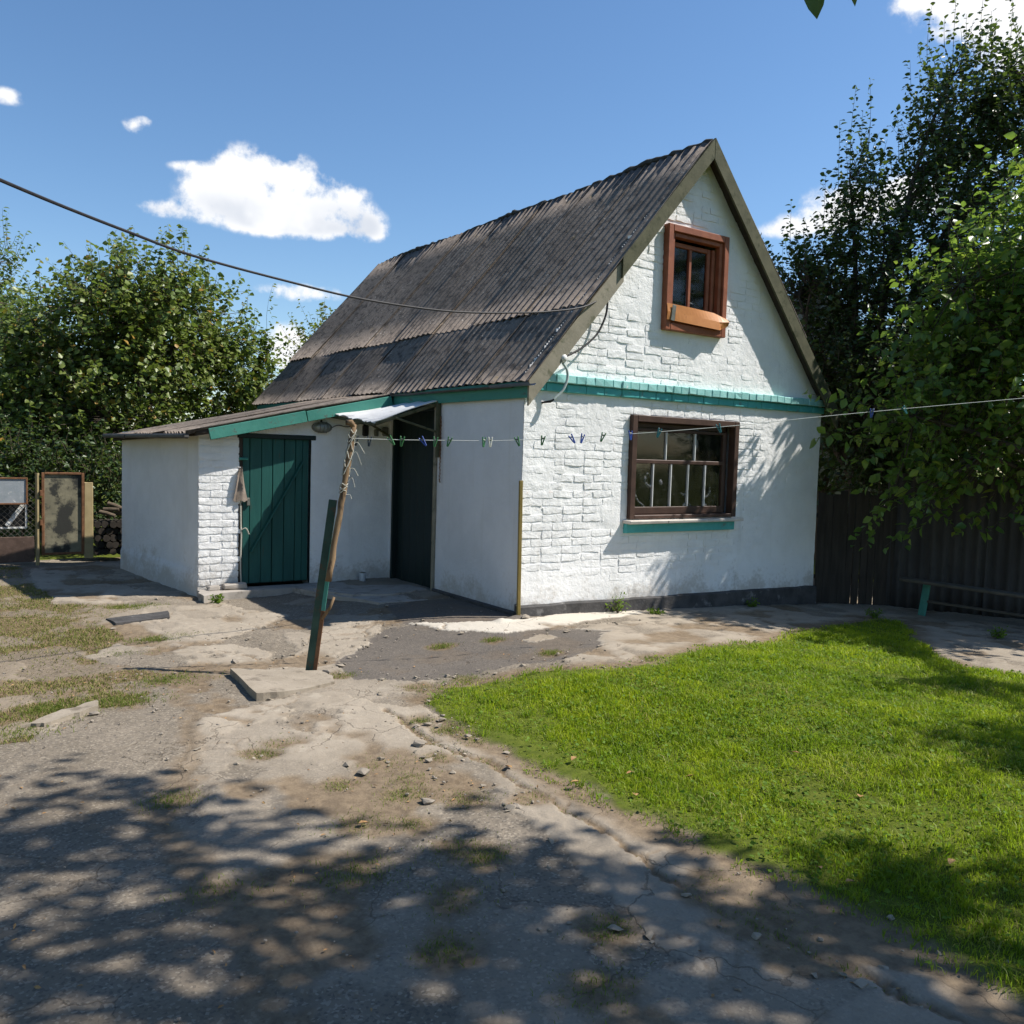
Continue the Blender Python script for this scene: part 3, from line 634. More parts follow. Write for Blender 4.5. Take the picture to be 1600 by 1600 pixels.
def build_walls():
    # side wall with the main door opening
    dy0, dy1, dz = 1.70, 2.80, 2.13; st = .05
    keep = lambda u, v: ~((u > dy0) & (u < dy1) & (v-.3 < dz) & (v-.3 > -.02))
    wob = lambda u, v: .010*(fbm(u*.9, v*.9, 301)-.5)+.006*(fbm(u*4, v*4, 303)-.5)
    s = skin('side_wall', (0, 0, -.3), (0, 1, 0), (0, 0, 1), (-1, 0, 0), int(L/st), 52, st, keep, wob, M['shade_toned_plaster'], house)
    mb = MB()
    for y, sgn in ((dy0, 1), (dy1, -1)): mb.add([(0.004, y, -.1), (.3, y, -.1), (.3, y, dz), (0.004, y, dz)], [(0, 1, 2, 3) if sgn > 0 else (3, 2, 1, 0)])
    mb.add([(0.004, dy0, dz), (.3, dy0, dz), (.3, dy1, dz), (0.004, dy1, dz)], [(0, 1, 2, 3)])
    mb.build('reveal', M['shade_toned_plaster'], s)
    MB().add([(W, 0, -.4), (W, L, -.4), (W, L, 2.45), (W, 0, 2.45)], [(0, 1, 2, 3)]).build('far_wall', M['shade_toned_plaster'], house)
    MB().add([(0, L, -.3), (W, L, -.3), (W, L, 2.4), (W/2, L, RZ-.05), (0, L, 2.4)], [(4, 3, 2, 1, 0)]).build('rear_wall', M['shade_toned_plaster'], house)
    # dark rooms behind the openings
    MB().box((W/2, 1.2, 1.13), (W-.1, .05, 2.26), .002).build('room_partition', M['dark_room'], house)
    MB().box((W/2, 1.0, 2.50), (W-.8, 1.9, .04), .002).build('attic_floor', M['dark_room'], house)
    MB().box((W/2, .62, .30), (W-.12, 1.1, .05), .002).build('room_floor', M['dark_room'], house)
    # lean-to: front wall, left wall, rear wall
    fd0, fd1, fz = -1.87, -1.045, 1.755
    st = .025
    ft = lambda x: 1.70+.235*(x+2.35)
    keep = lambda u, v: ((v-.1) < ft(u-2.35)+.03) & ~((u-2.35 > fd0) & (u-2.35 < fd1) & (v-.1 < fz) & (v-.1 > -.02))
    lump = lambda u, v: .012*(fbm(u*2.2, v*2.2, 311)-.5)+.007*(fbm(u*11, v*11, 313)-.5)+.010*sstep(.62, .8, u+.0*v)
    f = skin('lean_to_front_wall', (-2.35, 2.87, -.1), (1, 0, 0), (0, 0, 1), (0, -1, 0), 94, 96, st, keep, lump, M['white_wall'], house)
    mb = MB()
    for x, sg in ((fd0, 1), (fd1, -1)): mb.add([(x, 2.875, -.1), (x, 3.1, -.1), (x, 3.1, fz), (x, 2.875, fz)], [(0, 1, 2, 3) if sg < 0 else (3, 2, 1, 0)])
    mb.add([(fd0, 2.875, fz), (fd0, 3.1, fz), (fd1, 3.1, fz), (fd1, 2.875, fz)], [(0, 1, 2, 3)]); mb.build('reveal', M['shade_toned_plaster'], f)
    items = []; rg = random.Random(21); z = .04; row = 0
    while z < 1.62:
        x = -2.345; lens = [.25, .215] if row % 2 else [.12, .25, .083]
        for ln in lens:
            if ln > .1 or True:
                items.append((Matrix.Translation((x+ln/2, 2.87-.0030-rg.uniform(0, .0045), z+.034))@Matrix.Rotation(rg.uniform(-.015, .015), 4, 'Y'), ln, 0, 0))
            x += ln+.011
        z += .083; row += 1
    place_bricks(items, f, 300)
    a = np.array((-2.65, 5.48, 0)); b = np.array((-2.35, 2.87, 0)); ln = np.linalg.norm(b-a); ua = (b-a)/ln; na = np.array((ua[1], -ua[0], 0))
    if na[0] > 0: na = -na
    wob2 = lambda u, v: .016*(fbm(u*1.1, v*1.1, 321)-.5)+.007*(fbm(u*5, v*7, 323)-.5)+.020*sstep(.33, .27, v)*sstep(ln-.02, ln-.25, u)
    skin('lean_to_side_wall', tuple(a+np.array((0, 0, -.1))), tuple(ua), (0, 0, 1), tuple(na), int(ln/.03)+1, 61, .0305, lambda u, v: u < ln+.01, wob2, M['shade_toned_plaster'], house)
    MB().add([(-2.65, 5.48, -.1), (0, 5.48, -.1), (0, 5.48, 2.3), (-2.65, 5.48, 1.7)], [(0, 1, 2, 3)]).build('lean_to_rear_wall', M['shade_toned_plaster'], house)
    # plinth
    pl = MB(); n = 24; rg = random.Random(4); V = []
    for i in range(n+1):
        x = -.03+(W+.06)*i/n; t = .095-.085*i/n+rg.uniform(-.006, .006); d = -.055+rg.uniform(-.008, .008)
        V += [(x, .02, t+.028), (x, d, t), (x, d-.012, -.5)]
    F = []
    for i in range(n):
        a = i*3; F += [(a, a+1, a+4, a+3), (a+1, a+2, a+5, a+4)]
    V += [(-.03, .02, -.5)]; F += [(0, 3*(n+1), 2, 1)]
    pl.add(V, F).build('plinth', M['plinth'], house)
    MB().beam((-.02, .0, -.02), (-.02, 1.68, -.02), .05, .12, .01).build('side_plinth', M['plinth'], house)
build_walls()

# ------------------------------------------------------------------ roofs
def wave_sheet(name, width, length, waves, amp=.024, seed=0, segs=7, thick=.007):
    rg = random.Random(seed); nu = waves*segs; nl = 5; V = []
    ph = [rg.uniform(-.004, .004) for _ in range(nu+1)]
    for side in (0, 1):
        for j in range(nl+1):
            for i in range(nu+1):
                x = width*i/nu; y = length*j/nl
                if j == nl: y += ph[i]+.006*math.sin(i*.21+seed)
                z = amp*math.cos(2*math.pi*i/segs)-side*thick+.006*math.sin(seed+j*1.1+i*.05)
                V.append((x, y, z))
    n = (nu+1)*(nl+1); F = []; ix = lambda i, j, s: s*n+j*(nu+1)+i
    for j in range(nl):
        for i in range(nu):
            F.append((ix(i, j, 0), ix(i+1, j, 0), ix(i+1, j+1, 0), ix(i, j+1, 0))[::-1]); F.append((ix(i, j, 1), ix(i+1, j, 1), ix(i+1, j+1, 1), ix(i, j+1, 1)))
    for i in range(nu):
        for j in (0, nl): F.append((ix(i, j, 0), ix(i+1, j, 0), ix(i+1, j, 1), ix(i, j, 1)))
    for j in range(nl):
        for i in (0, nu): F.append((ix(i, j, 0), ix(i, j+1, 0), ix(i, j+1, 1), ix(i, j, 1)))
    me = bpy.data.meshes.new(name); me.from_pydata(V, [], F); me.update(); me.polygons.foreach_set('use_smooth', np.ones(len(me.polygons), bool))
    return me
def build_roof():
    roof = MB()
    k = math.sqrt(1+SL*SL)
    for sg in (-1, 1):   # boarding under the sheets
        e = 2.37
        V = []
        for (d, dz) in ((0.0, -.035), (e, -.035), (0.0, -.06), (e, -.06)):
            for y in (-.10, L+.12): V.append((2.35+sg*d, y, RZ-SL*d+dz*k*.75))
        roof.add(V, [(0, 1, 3, 2), (4, 6, 7, 5), (0, 2, 6, 4), (1, 5, 7, 3), (2, 3, 7, 6), (0, 4, 5, 1)])
    rf = roof.build('roof', M['dark_wood'], house)
    lenU, lenL = 1.70*k, .79*k
    cols = 8; cw = (L+.34)/cols; waves = 8
    up = [wave_sheet('sheet', cw+.05, lenU, waves, .0105, s) for s in range(4)]
    lo = [wave_sheet('sheet', cw+.05, lenL, waves, .0105, s+10) for s in range(4)]
    for m in up+lo: m.materials.append(M['slate'])
    rg = random.Random(8)
    for sg in (-1, 1):
        dn = Vector((sg, 0, -SL)).normalized(); al = Vector((0, 1, 0)); nn = al.cross(dn)
        if nn.z < 0: nn = -nn
        for r, (ms, d0, lift) in enumerate(((up, 0.02, .019), (lo, 1.62, .006))):
            for c in range(cols):
                y0 = -.16+c*cw+rg.uniform(-.012, .012)
                p = Vector((2.35+sg*d0, y0, RZ-SL*d0))+nn*(lift+rg.uniform(-.004, .007)+(.008 if c % 2 else 0))
                if sg > 0: ax, org = -al, p+al*(cw+.05)
                else: ax, org = al, p
                Mx = Matrix(((ax.x, dn.x, nn.x, org.x), (ax.y, dn.y, nn.y, org.y), (ax.z, dn.z, nn.z, org.z), (0, 0, 0, 1)))
                if Mx.to_3x3().determinant() < 0:
                    ax = -ax; org = org-ax*(cw+.05); Mx = Matrix(((ax.x, dn.x, nn.x, org.x), (ax.y, dn.y, nn.y, org.y), (ax.z, dn.z, nn.z, org.z), (0, 0, 0, 1)))
                Mx = Mx@Matrix.Translation((0, rg.uniform(-.012, .02), 0))@Matrix.Rotation(rg.uniform(-.006, .006), 4, 'Z')@Matrix.Rotation(rg.uniform(-.003, .004), 4, 'X')
                o = bpy.data.objects.new('sheet', rg.choice(ms)); COL.objects.link(o); o.parent = rf; o.matrix_local = Mx
    # ragged mortar ridge
    pts = []; rr = []; rg = random.Random(2); n = 110
    for i in range(n+1):
        y = -.12+(L+.22)*i/n; pts.append((2.35+rg.uniform(-.012, .012), y, RZ+.008+rg.uniform(-.012, .014)+.018*math.sin(y*2.1))); rr.append(rg.uniform(.026, .044))
    MB().tube(pts, rr, 7).build('ridge_cap', M['ridge'], rf)
    # barge boards
    def rk(sg, d, dz): return Vector((2.35+sg*d, 0, RZ-SL*d+dz))
    def barge(sg, d0, d1, y, top, depth, mat, th=.026):
        a, b = rk(sg, d0, top), rk(sg, d1, top); a2, b2 = rk(sg, d0, top-depth), rk(sg, d1, top-depth)
        V = [(p.x, yy, p.z) for yy in (y, y+th) for p in (a, b, b2, a2)]
        F = [(0, 1, 2, 3), (7, 6, 5, 4), (0, 4, 5, 1), (1, 5, 6, 2), (2, 6, 7, 3), (3, 7, 4, 0)]
        if sg < 0: F = [f[::-1] for f in F]
        MB().add(V, F).build('barge_board', M[mat], rf)
    barge(-1, 0.0, 1.28, -.175, .035, .215, 'old_wood'); barge(-1, 1.24, 2.40, -.145, -.010, .245, 'pale_wood')
    barge(1, 0.0, 2.47, -.178, .035, .235, 'old_wood')
    # fascia and gutter of the left eave
    f = MB(); f.box((-.035, 1.85, 2.245), (.028, 3.95, .165), .004); f.build('fascia', M['teal_fascia'], rf)
    MB().box((-.035, 5.9, 2.28), (.028, 3.9, .09), .004).build('fascia', M['teal_fascia'], rf)
    def gutter(y0, y1, x, z, r, mat, dz=0):
        n = 9; V = []; F = []
        for y, zz in ((y0, z), (y1, z+dz)):
            for i in range(n): a = math.pi*(1.0+i/(n-1)*.95); V.append((x+r*math.cos(a), y, zz+r*math.sin(a)*.7))
        for i in range(n-1): F.append((i, i+1, n+i+1, n+i))
        return MB().add(V, F).build('gutter', M[mat], rf, True)
    gutter(.1, 2.0, -.082, 2.288, .030, 'gutter', .008); gutter(1.95, 3.72, -.082, 2.294, .030, 'gutter', .008)
    gutter(-.26, .45, -.092, 2.298, .040, 'blue_metal', .004)
    # lean-to roof
    le = MB(); sl = .225; zt = lambda x: 1.775+sl*(x+2.46)
    Q = [(-2.42, 2.73), (-.02, 2.73), (-.02, 5.6), (-2.74, 5.6)]
    lr = le.prism(Q, lambda p: zt(p[0])-.075, lambda p: zt(p[0])-.045).build('lean_to_roof', M['dark_wood'], house)
    kk = math.sqrt(1+sl*sl); dn = Vector((-1, 0, -sl)).normalized(); al = Vector((0, 1, 0)); nn = Vector((-sl, 0, 1)).normalized()
    y = 2.69
    for c in range(3):
        ln = (2.46+(.06+.12*c)*1.0)*kk
        me = wave_sheet('sheet', 1.01, ln, 8, .021, 30+c); me.materials.append(M['slate'])
        ax = -al; org = Vector((-.02, y+1.01, zt(-.02)))+nn*(-.012+.006*(c % 2))
        o = bpy.data.objects.new('sheet', me); COL.objects.link(o); o.parent = lr
        Mx = Matrix(((ax.x, dn.x, nn.x, org.x), (ax.y, dn.y, nn.y, org.y), (ax.z, dn.z, nn.z, org.z), (0, 0, 0, 1)))
        if Mx.to_3x3().determinant() < 0:
            ax = al; org = Vector((-.02, y, zt(-.02)))+nn*(-.012+.006*(c % 2)); Mx = Matrix(((ax.x, dn.x, nn.x, org.x), (ax.y, dn.y, nn.y, org.y), (ax.z, dn.z, nn.z, org.z), (0, 0, 0, 1)))
        o.matrix_local = Mx; y += .97
    mb = MB(); a = (-2.28, 2.70, zt(-2.28)-.082); b = (-1.18, 2.70, zt(-1.18)-.082); mb.beam(a, b, .026, .125, .004, jit=.003); mb.build('barge_board', M['teal_fascia'], lr)
    mb = MB(); a = (-1.17, 2.702, zt(-1.17)-.085); b = (-.08, 2.702, zt(-.08)-.085); mb.beam(a, b, .024, .12, .004, jit=.003); mb.build('barge_board', M['teal_fascia'], lr)
    mb = MB(); mb.beam((-2.52, 2.71, 1.705), (-2.84, 5.58, 1.70), .075, .055, .02); mb.build('gutter', M['gutter'], lr)
    mb = MB(); mb.beam((-2.42, 2.74, 1.745), (-2.2, 2.72, 1.775), .03, .05, .008, jit=.01); mb.build('broken_board_end', M['dark_wood'], lr)
build_roof()

# ------------------------------------------------------------------ doors, windows, awning
def build_doors():
    d = MB().box((-1.4575, 2.94, .88), (.80, .02, 1.72), .003).build('lean_to_door', M['door_dark'], house)
    rg = random.Random(6); x = -1.855; ws = [.085, .135, .13, .14, .135, .085, .08]
    s = .79/sum(ws)
    for w in ws:
        w *= s; MB().box((x+w/2, 2.905+rg.uniform(-.003, .003), .885), (w-.006, .03, 1.70), .004, jit=.002, rng=rg).build('plank', M['door_green'], d); x += w
    MB().beam((-1.15, 2.881, 1.45), (-1.76, 2.881, .40), .022, .085, .004, up=(0, 1, 0)).build('brace', M['door_green'], d)
    f = MB().box((-1.4575, 2.880, 1.735), (.93, .06, .055), .006).build('door_frame', M['door_dark'], d)
    MB().box((-1.885, 2.885, .87), (.045, .05, 1.74), .006).build('door_frame', M['dark_wood'], d)
    MB().box((-1.035, 2.89, .87), (.035, .05, 1.74), .006).build('door_frame', M['door_dark'], d)
    MB().box((-1.79, 2.878, .98), (.035, .02, .09), .005).build('latch', M['grey_metal'], d)
    MB().box((-1.86, 2.845, 1.47), (.10, .03, .03), .006).build('turn_button', M['teal_fascia'], d)
    m = MB().box((.09, 2.25, 1.03), (.03, 1.10, 2.16), .004).build('main_door', M['door_dark'], house)
    y = 1.71
    for i in range(6):
        w = .18; MB().box((.07, y+w/2, 1.03), (.022, w-.005, 2.14), .004, jit=.002, rng=rg).build('plank', M['door_dark'], m); y += w
    MB().box((.02, 1.705, 1.05), (.10, .05, 2.18), .006).build('door_frame', M['pale_wood'], m)
    MB().box((.03, 2.785, 1.05), (.08, .04, 2.18), .006).build('door_frame', M['door_dark'], m)
    MB().box((.03, 2.25, 2.12), (.09, 1.1, .06), .006).build('door_frame', M['door_dark'], m)
build_doors()
def film(name, x0, x1, z0, z1, y, seed, parent):
    n = 70; V = []; F = []
    for j in range(n+1):
        for i in range(n+1):
            x = x0+(x1-x0)*i/n; z = z0+(z1-z0)*j/n; V.append((x, z))
    A = np.array(V); yy = y-.16*np.exp(-np.abs(fbm(A[:, 0]*3+A[:, 1]*2.2, A[:, 1]*1.4-A[:, 0]*2.2, seed, 2)-.5)*26)*.35+.05*(fbm(A[:, 0]*3, A[:, 1]*3, seed+3, 2)-.5)
    VV = np.stack([A[:, 0], yy, A[:, 1]], -1); i = np.arange((n+1)**2).reshape(n+1, n+1)
    F = np.stack([i[:-1, :-1], i[:-1, 1:], i[1:, 1:], i[1:, :-1]], -1).reshape(-1, 4)
    return link(name, raw_mesh(name, VV, F), M['film'], parent)
def build_windows():
    x0, x1, z0, z1 = WIN
    w = MB(); w.box((x0+.038, -.005, (z0+z1)/2), (.076, .10, z1-z0), .006); w.box((x1-.038, -.005, (z0+z1)/2), (.076, .10, z1-z0), .006)
    w.box(((x0+x1)/2, -.004, z1-.036), (x1-x0-.148, .10, .072), .006); w.box(((x0+x1)/2, -.004, z0+.02), (x1-x0-.148, .10, .04), .006)
    win = w.build('window', M['frame_brown'], house)
    fr = MB(); a, b, c, d = x0+.088, x1-.125, z0+.045, z1-.135
    fr.box((a+.026, .055, (c+d)/2), (.052, .045, d-c), .005); fr.box((b-.026, .055, (c+d)/2), (.052, .045, d-c), .005)
    fr.box(((a+b)/2, .055, c+.04), (b-a-.1, .045, .08), .005); fr.box(((a+b)/2, .055, d-.016), (b-a-.1, .045, .032), .005)
    zm = c+(d-c)*.615; fr.box(((a+b)/2, .054, zm), (b-a-.1, .048, .045), .006)
    sash = fr.build('sash', M['frame_brown'], win)
    MB().box((x1-.099, .075, (z0+z1)/2), (.04, .03, z1-z0-.1), .004).build('inner_frame', M['frame_brown'], win)
    MB().box(((x0+x1)/2, .075, z1-.10), (x1-x0-.16, .03, .05), .004).build('inner_frame', M['frame_brown'], win)
    ia, ib = a+.052, b-.052
    for (n, za, zb) in ((3, zm+.022, d-.032), (5, c+.08, zm-.022)):
        s = (ib-ia)/n
        for i in range(n):
            if i: MB().box((ia+s*i, .050, (za+zb)/2), (.015, .03, zb-za), .003).build('glazing_bar', M['white_paint'], sash)
            g = MB().box((ia+s*(i+.5), .060, (za+zb)/2), (s-.018, .004, zb-za), .001, jit=.0015).build('pane', M['glass'], sash)
    film('plastic_film', x0+.1, x1-.1, z0+.05, z1-.1, .105, 61, win)
    s = MB().box(((x0+x1)/2-.005, -.062, z0-.028), (x1-x0+.11, .15, .036), .006, jit=.006).build('sill', M['sill'], house)
    MB().box(((x0+x1)/2-.03, -.026, z0-.10), (x1-x0+.02, .07, .105), .005, jit=.003).build('apron_board', M['teal_dark'], house)
    MB().box(((x0+x1)/2, .20, z0+.02), (x1-x0-.02, .16, .03), .005).build('inner_sill', M['sill'], house)
    for nm, mt, x, sz, lb in (('packet', 'red_pack', 1.80, (.11, .05, .05), 'red packet lying inside the lower window behind the second pane'), ('packet', 'red_pack', 2.10, (.09, .05, .055), 'red packet lying inside the lower window behind the third pane'),
                              ('packet', 'pale_pack', 2.22, (.06, .05, .04), 'small pale packet inside the lower window beside the red packets'), ('packet', 'pale_pack', 2.50, (.05, .05, .035), 'small pale packet inside the lower window behind the fourth pane')):
        o = MB().box((x, .165, z0+.115-.06+sz[2]/2-.02), sz, .012, jit=.006).build(nm, M[mt]); tag(o, lb, 'packet', 'packets on the inner window sill')
    # gable window
    x0, x1, z0, z1 = GWIN
    def ring(mb, a, b, c, d, t, y, dep):
        mb.box((a+t/2, y, (c+d)/2), (t, dep, d-c), .006); mb.box((b-t/2, y, (c+d)/2), (t, dep, d-c), .006)
        mb.box(((a+b)/2, y-.001, d-t/2), (b-a-2*t+.002, dep, t), .006); mb.box(((a+b)/2, y-.001, c+t/2), (b-a-2*t+.002, dep, t), .006)
    w = MB(); ring(w, x0-.005, x1+.005, z0-.005, z1+.005, .075, -.02, .12); win = w.build('window', M['frame_red'], house)
    w = MB(); ring(w, x0+.07, x1-.07, z0+.07, z1-.07, .05, -.01, .08); w.build('inner_frame', M['frame_red'], win)
    sa, sb, sc, sd = x0+.12, x1-.19, z0+.12, z1-.15
    w = MB(); ring(w, sa, sb, sc, sd, .05, .045, .04); w.box(((sa+sb)/2, .042, (sc+sd)/2), (.042, .04, sd-sc-.1), .005); sash = w.build('sash', M['frame_red'], win)
    MB().box((x1-.155, .03, (sc+sd)/2), (.05, .05, sd-sc), .006).build('inner_frame', M['frame_red'], win)
    for (a, b) in ((sa+.05, (sa+sb)/2-.021), ((sa+sb)/2+.021, sb-.05)):
        MB().box(((a+b)/2, .05, (sc+sd)/2), (b-a, .004, sd-sc-.1), .001, jit=.001).build('pane', M['glass'], sash)
    film('plastic_film', (sa+sb)/2+.03, sb-.05, sc+.22, sd-.06, .09, 67, win)
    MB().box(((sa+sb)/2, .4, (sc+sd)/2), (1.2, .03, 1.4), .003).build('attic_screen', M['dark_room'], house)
    # bent orange board across the foot of the window
    V = []; F = []; n = 18
    for i in range(n+1):
        t = i/n; x = x0-.0+(x1-x0+.0)*t
        top = z0+.275-.03*t-(.035 if t > .78 else 0)*(t-.78)/.22; bot = z0+.10-.05*t+(.07*(t-.84)/.16 if t > .84 else 0)
        V += [(x, -.088-.01*math.sin(t*5), top), (x, -.098-.035*t*t, (top+bot)/2), (x, -.090-.055*t*(1 if t < .84 else .4), bot)]
    for i in range(n): a = i*3; F += [(a, a+1, a+4, a+3), (a+1, a+2, a+5, a+4)]
    V2 = [(p[0], p[1]+.006, p[2]) for p in V]; m = len(V); F2 = [tuple(q+m for q in f[::-1]) for f in F]
    MB().add(V+V2, F+F2).build('hardboard_patch', M['orange_board'], win)
    MB().box((x0+.085, -.105, z0+.175), (.055, .006, .17), .002, Matrix.Rotation(.12, 3, 'Y'), .003).build('tape_strip', M['grey_metal'], win)
build_windows()
def build_awning():
    P = [(-.03, 1.62, 2.20), (-.03, 2.86, 2.17), (-.86, 2.80, 2.05), (-.61, 2.07, 1.94)]
    n = 24; m = 10; V = []; F = []; rg = random.Random(12)
    P = [Vector(p) for p in P]
    for j in range(m+1):
        for i in range(n+1):
            u, v = i/n, j/m; a = P[0].lerp(P[1], u); b = P[3].lerp(P[2], u); p = a.lerp(b, v)
            p.z += .008*math.sin(u*22)+.012*math.sin(u*3+v*4)-(.012*rg.random() if j == m else 0); p.x += (rg.uniform(-.018, .018) if j == m else 0); V.append(p)
    k = (n+1)*(m+1); V += [Vector((p.x, p.y, p.z-.008)) for p in V[:k]]
    ix = lambda i, j: j*(n+1)+i
    for j in range(m):
        for i in range(n): F.append((ix(i, j), ix(i, j+1), ix(i+1, j+1), ix(i+1, j))); F.append((k+ix(i, j), k+ix(i+1, j), k+ix(i+1, j+1), k+ix(i, j+1)))
    for i in range(n): F.append((ix(i, m), k+ix(i, m), k+ix(i+1, m), ix(i+1, m)))
    for j in range(m): F.append((ix(0, j), k+ix(0, j), k+ix(0, j+1), ix(0, j+1))); F.append((ix(n, j), ix(n, j+1), k+ix(n, j+1), k+ix(n, j)))
    a = MB().add(V, F).build('awning', M['sheet_white'], house)
    MB().beam((-.0, 1.66, 2.165), (-.60, 2.06, 1.915), .035, .04, .005).build('rafter', M['old_wood'], a)
    MB().beam((-.0, 2.82, 2.135), (-.85, 2.77, 2.015), .035, .04, .005).build('rafter', M['old_wood'], a)
    MB().beam((-.595, 2.08, 1.905), (-.83, 2.79, 2.00), .03, .035, .005).build('front_batten', M['old_wood'], a)
    MB().beam((-.01, 1.62, 1.83), (-.42, 1.92, 1.985), .025, .025, .004).build('strut', M['old_wood'], a)
    MB().beam((-.01, 2.83, 1.78), (-.5, 2.80, 2.03), .025, .025, .004).build('strut', M['old_wood'], a)
    MB().beam((-.03, 1.625, 1.55), (-.03, 1.63, 2.19), .045, .045, .005).build('wall_post', M['old_wood'], a)
build_awning()

def build_fixtures():
    # bulkhead lamp
    l = empty('wall_lamp', 'oval caged bulkhead lamp on the lean-to wall above the green door', 'lamp', loc=(-.93, 2.86, 1.865))
    def ell(rx, rz, dp, y0, n=20, m=6):
        V = []; F = []
        for j in range(m):
            t = j/(m-1)*math.pi/2
            for i in range(n): a = 2*math.pi*i/n; V.append((rx*math.cos(a)*math.cos(t), y0-dp*math.sin(t), rz*math.sin(a)*math.cos(t)))
        for j in range(m-1):
            for i in range(n): F.append((j*n+i, j*n+(i+1) % n, (j+1)*n+(i+1) % n, (j+1)*n+i))
        return MB().add(V, F)
    b = MB(); pts = [(.122*math.cos(2*math.pi*i/20), .068*math.sin(2*math.pi*i/20)) for i in range(20)]
    V = [(x, y, z) for y in (.02, -.045) for x, z in pts]; b.add(V, [tuple(range(20)), tuple(range(20, 40))[::-1]]+[(i, (i+1) % 20, 20+(i+1) % 20, 20+i) for i in range(20)])
    b.build('housing', M['grey_metal'], l); ell(.10, .054, .05, -.045).build('glass_dome', M['lamp_glass'], l, True)
    for dx in (-.05, 0, .05):
        MB().tube([(dx, -.045, -.065), (dx, -.085, -.045), (dx*.9, -.105, 0), (dx, -.085, .045), (dx, -.045, .065)], .0045, 6).build('guard_wire', M['grey_metal'], l)
    MB().tube([(.0, -.0, .065), (.0, -.01, .085)], .012, 8).build('cable_gland', M['black'], l)
    for nm, x, z, s, mt, lb in (('switch_box', -.36, 1.85, (.075, .05, .14), 'black', 'black switch box on the white wall under the awning'), ('socket', -.21, 1.83, (.055, .035, .085), 'grey_metal', 'small grey socket beside the black switch box under the awning'),
                                ('junction_box', -.09, 1.85, (.08, .05, .11), 'grey_metal', 'dark junction box by the main door frame under the awning')):
        o = MB().box((x, 2.87-s[1]/2, z), s, .012, jit=.003).build(nm, M[mt]); tag(o, lb, 'electrical box')
    o = MB().tube(smooth_pts([(-.80, 2.84, 1.87), (-.72, 2.835, 1.90), (-.60, 2.84, 1.885), (-.45, 2.84, 1.93), (-.36, 2.84, 1.92)], 5), .005, 6).build('lamp_wire', M['cable']); tag(o, 'thin dark wire looping from the bulkhead lamp to the switch box', 'wire')
    # overhead cable
    CB = [(.95,-.075,3.255),(.895,-.09,3.243),(.543,-.20,3.09),(.118,-.27,2.99),(-.290,-.30,2.925),(-1.057,-.36,2.838),(-1.957,-.512,2.809),(-2.748,-.806,2.813),(-3.477,-1.208,2.806),(-3.920,-1.548,2.813),(-4.299,-1.935,2.801),(-4.614,-2.368,2.769),(-4.907,-2.949,2.697),(-5.4,-4.3,2.62),(-7.5,-9.5,3.6)]
    o = MB().tube(smooth_pts(CB, 6), .0088, 8).build('power_cable', M['cable']); tag(o, 'dark overhead power cable sagging across the roof to the gable', 'cable')
    DR = [(.95,-.078,3.25),(.955,-.082,3.19),(.93,-.085,3.05),(.82,-.09,2.86),(.62,-.095,2.70),(.42,-.10,2.60)]
    o = MB().tube(smooth_pts(DR, 6), .011, 8).build('cable_drop', M['cable']); tag(o, 'dark cable curving down the gable to the white insulator', 'cable')
    o = MB().tube([(.95, .05, 3.25), (.95, -.07, 3.25), (.99, -.085, 3.24)], .013, 8).build('cable_hook', M['rust']); tag(o, 'rusty hook holding the cable on the gable wall', 'hook')
    i = empty('insulator', 'round white insulator on a rusty bracket above the teal band', 'insulator', loc=(.37, -.06, 2.575))
    MB().box((-.06, .02, -.02), (.13, .07, .13), .02, jit=.012).build('bracket', M['rust'], i)
    MB().tube([(0, -.01, 0), (0, -.05, 0), (0, -.075, 0), (0, -.10, 0)], [.036, .046, .044, .028], 14).build('disc', M['porcelain'], i, True)
    o = MB().tube(smooth_pts([(.37,-.12,2.53),(.42,-.13,2.46),(.425,-.13,2.37),(.38,-.12,2.26),(.29,-.10,2.165)], 5), .014, 8).build('conduit', M['conduit']); tag(o, 'pale grey curved conduit hanging over the teal band', 'conduit')
    o = MB().tube([(.29,-.10,2.165),(.26,-.085,2.145),(.22,-.02,2.135),(.2,.05,2.13)], [.010, .014, .010, .010], 8).build('conduit_end', M['black']); tag(o, 'black cable end entering the wall below the teal band', 'cable')
    o = MB(); o.beam((-.045, -.075, -.02), (-.035, -.035, 1.355), .034, .034, .004); o = o.build('corner_rod', M['yellow_rod']); tag(o, 'yellowish square rod standing against the house corner', 'rod')
    # chain by the main door
    ch = MB()
    for k in range(22):
        z = 2.0-k*.034; a = k*1.57
        ch.tube([(-.03+.008*math.cos(a+t)*.9, 1.57+.008*math.sin(a+t)*0+.010*math.cos(t)*math.sin(a), z+.02*math.sin(t)) for t in np.linspace(0, 2*math.pi, 9)], .0035, 5, False)
    tag(ch.build('chain', M['rust']), 'thin rusty chain hanging beside the main door', 'chain')
    # cloth on a nail
    V = []; n = 10
    for j in range(n+1):
        for q in range(5):
            t = j/n; w = .03+.055*t; V.append((-1.90+(q/4-.45)*w*2*(.7+.3*t), 2.842-.018*math.sin(q*2.2+t*3)-.01, 1.36-.36*t-.02*(q % 2)*t))
    F = [(j*5+q, j*5+q+1, (j+1)*5+q+1, (j+1)*5+q) for j in range(n) for q in range(4)]
    V2 = [(a, b+.006, c) for a, b, c in V]; F2 = [tuple(x+len(V) for x in f[::-1]) for f in F]
    tag(MB().add(V+V2, F+F2).build('hanging_cloth', M['cloth'], None, True), 'brown rag hanging at the left jamb of the green plank door', 'cloth')
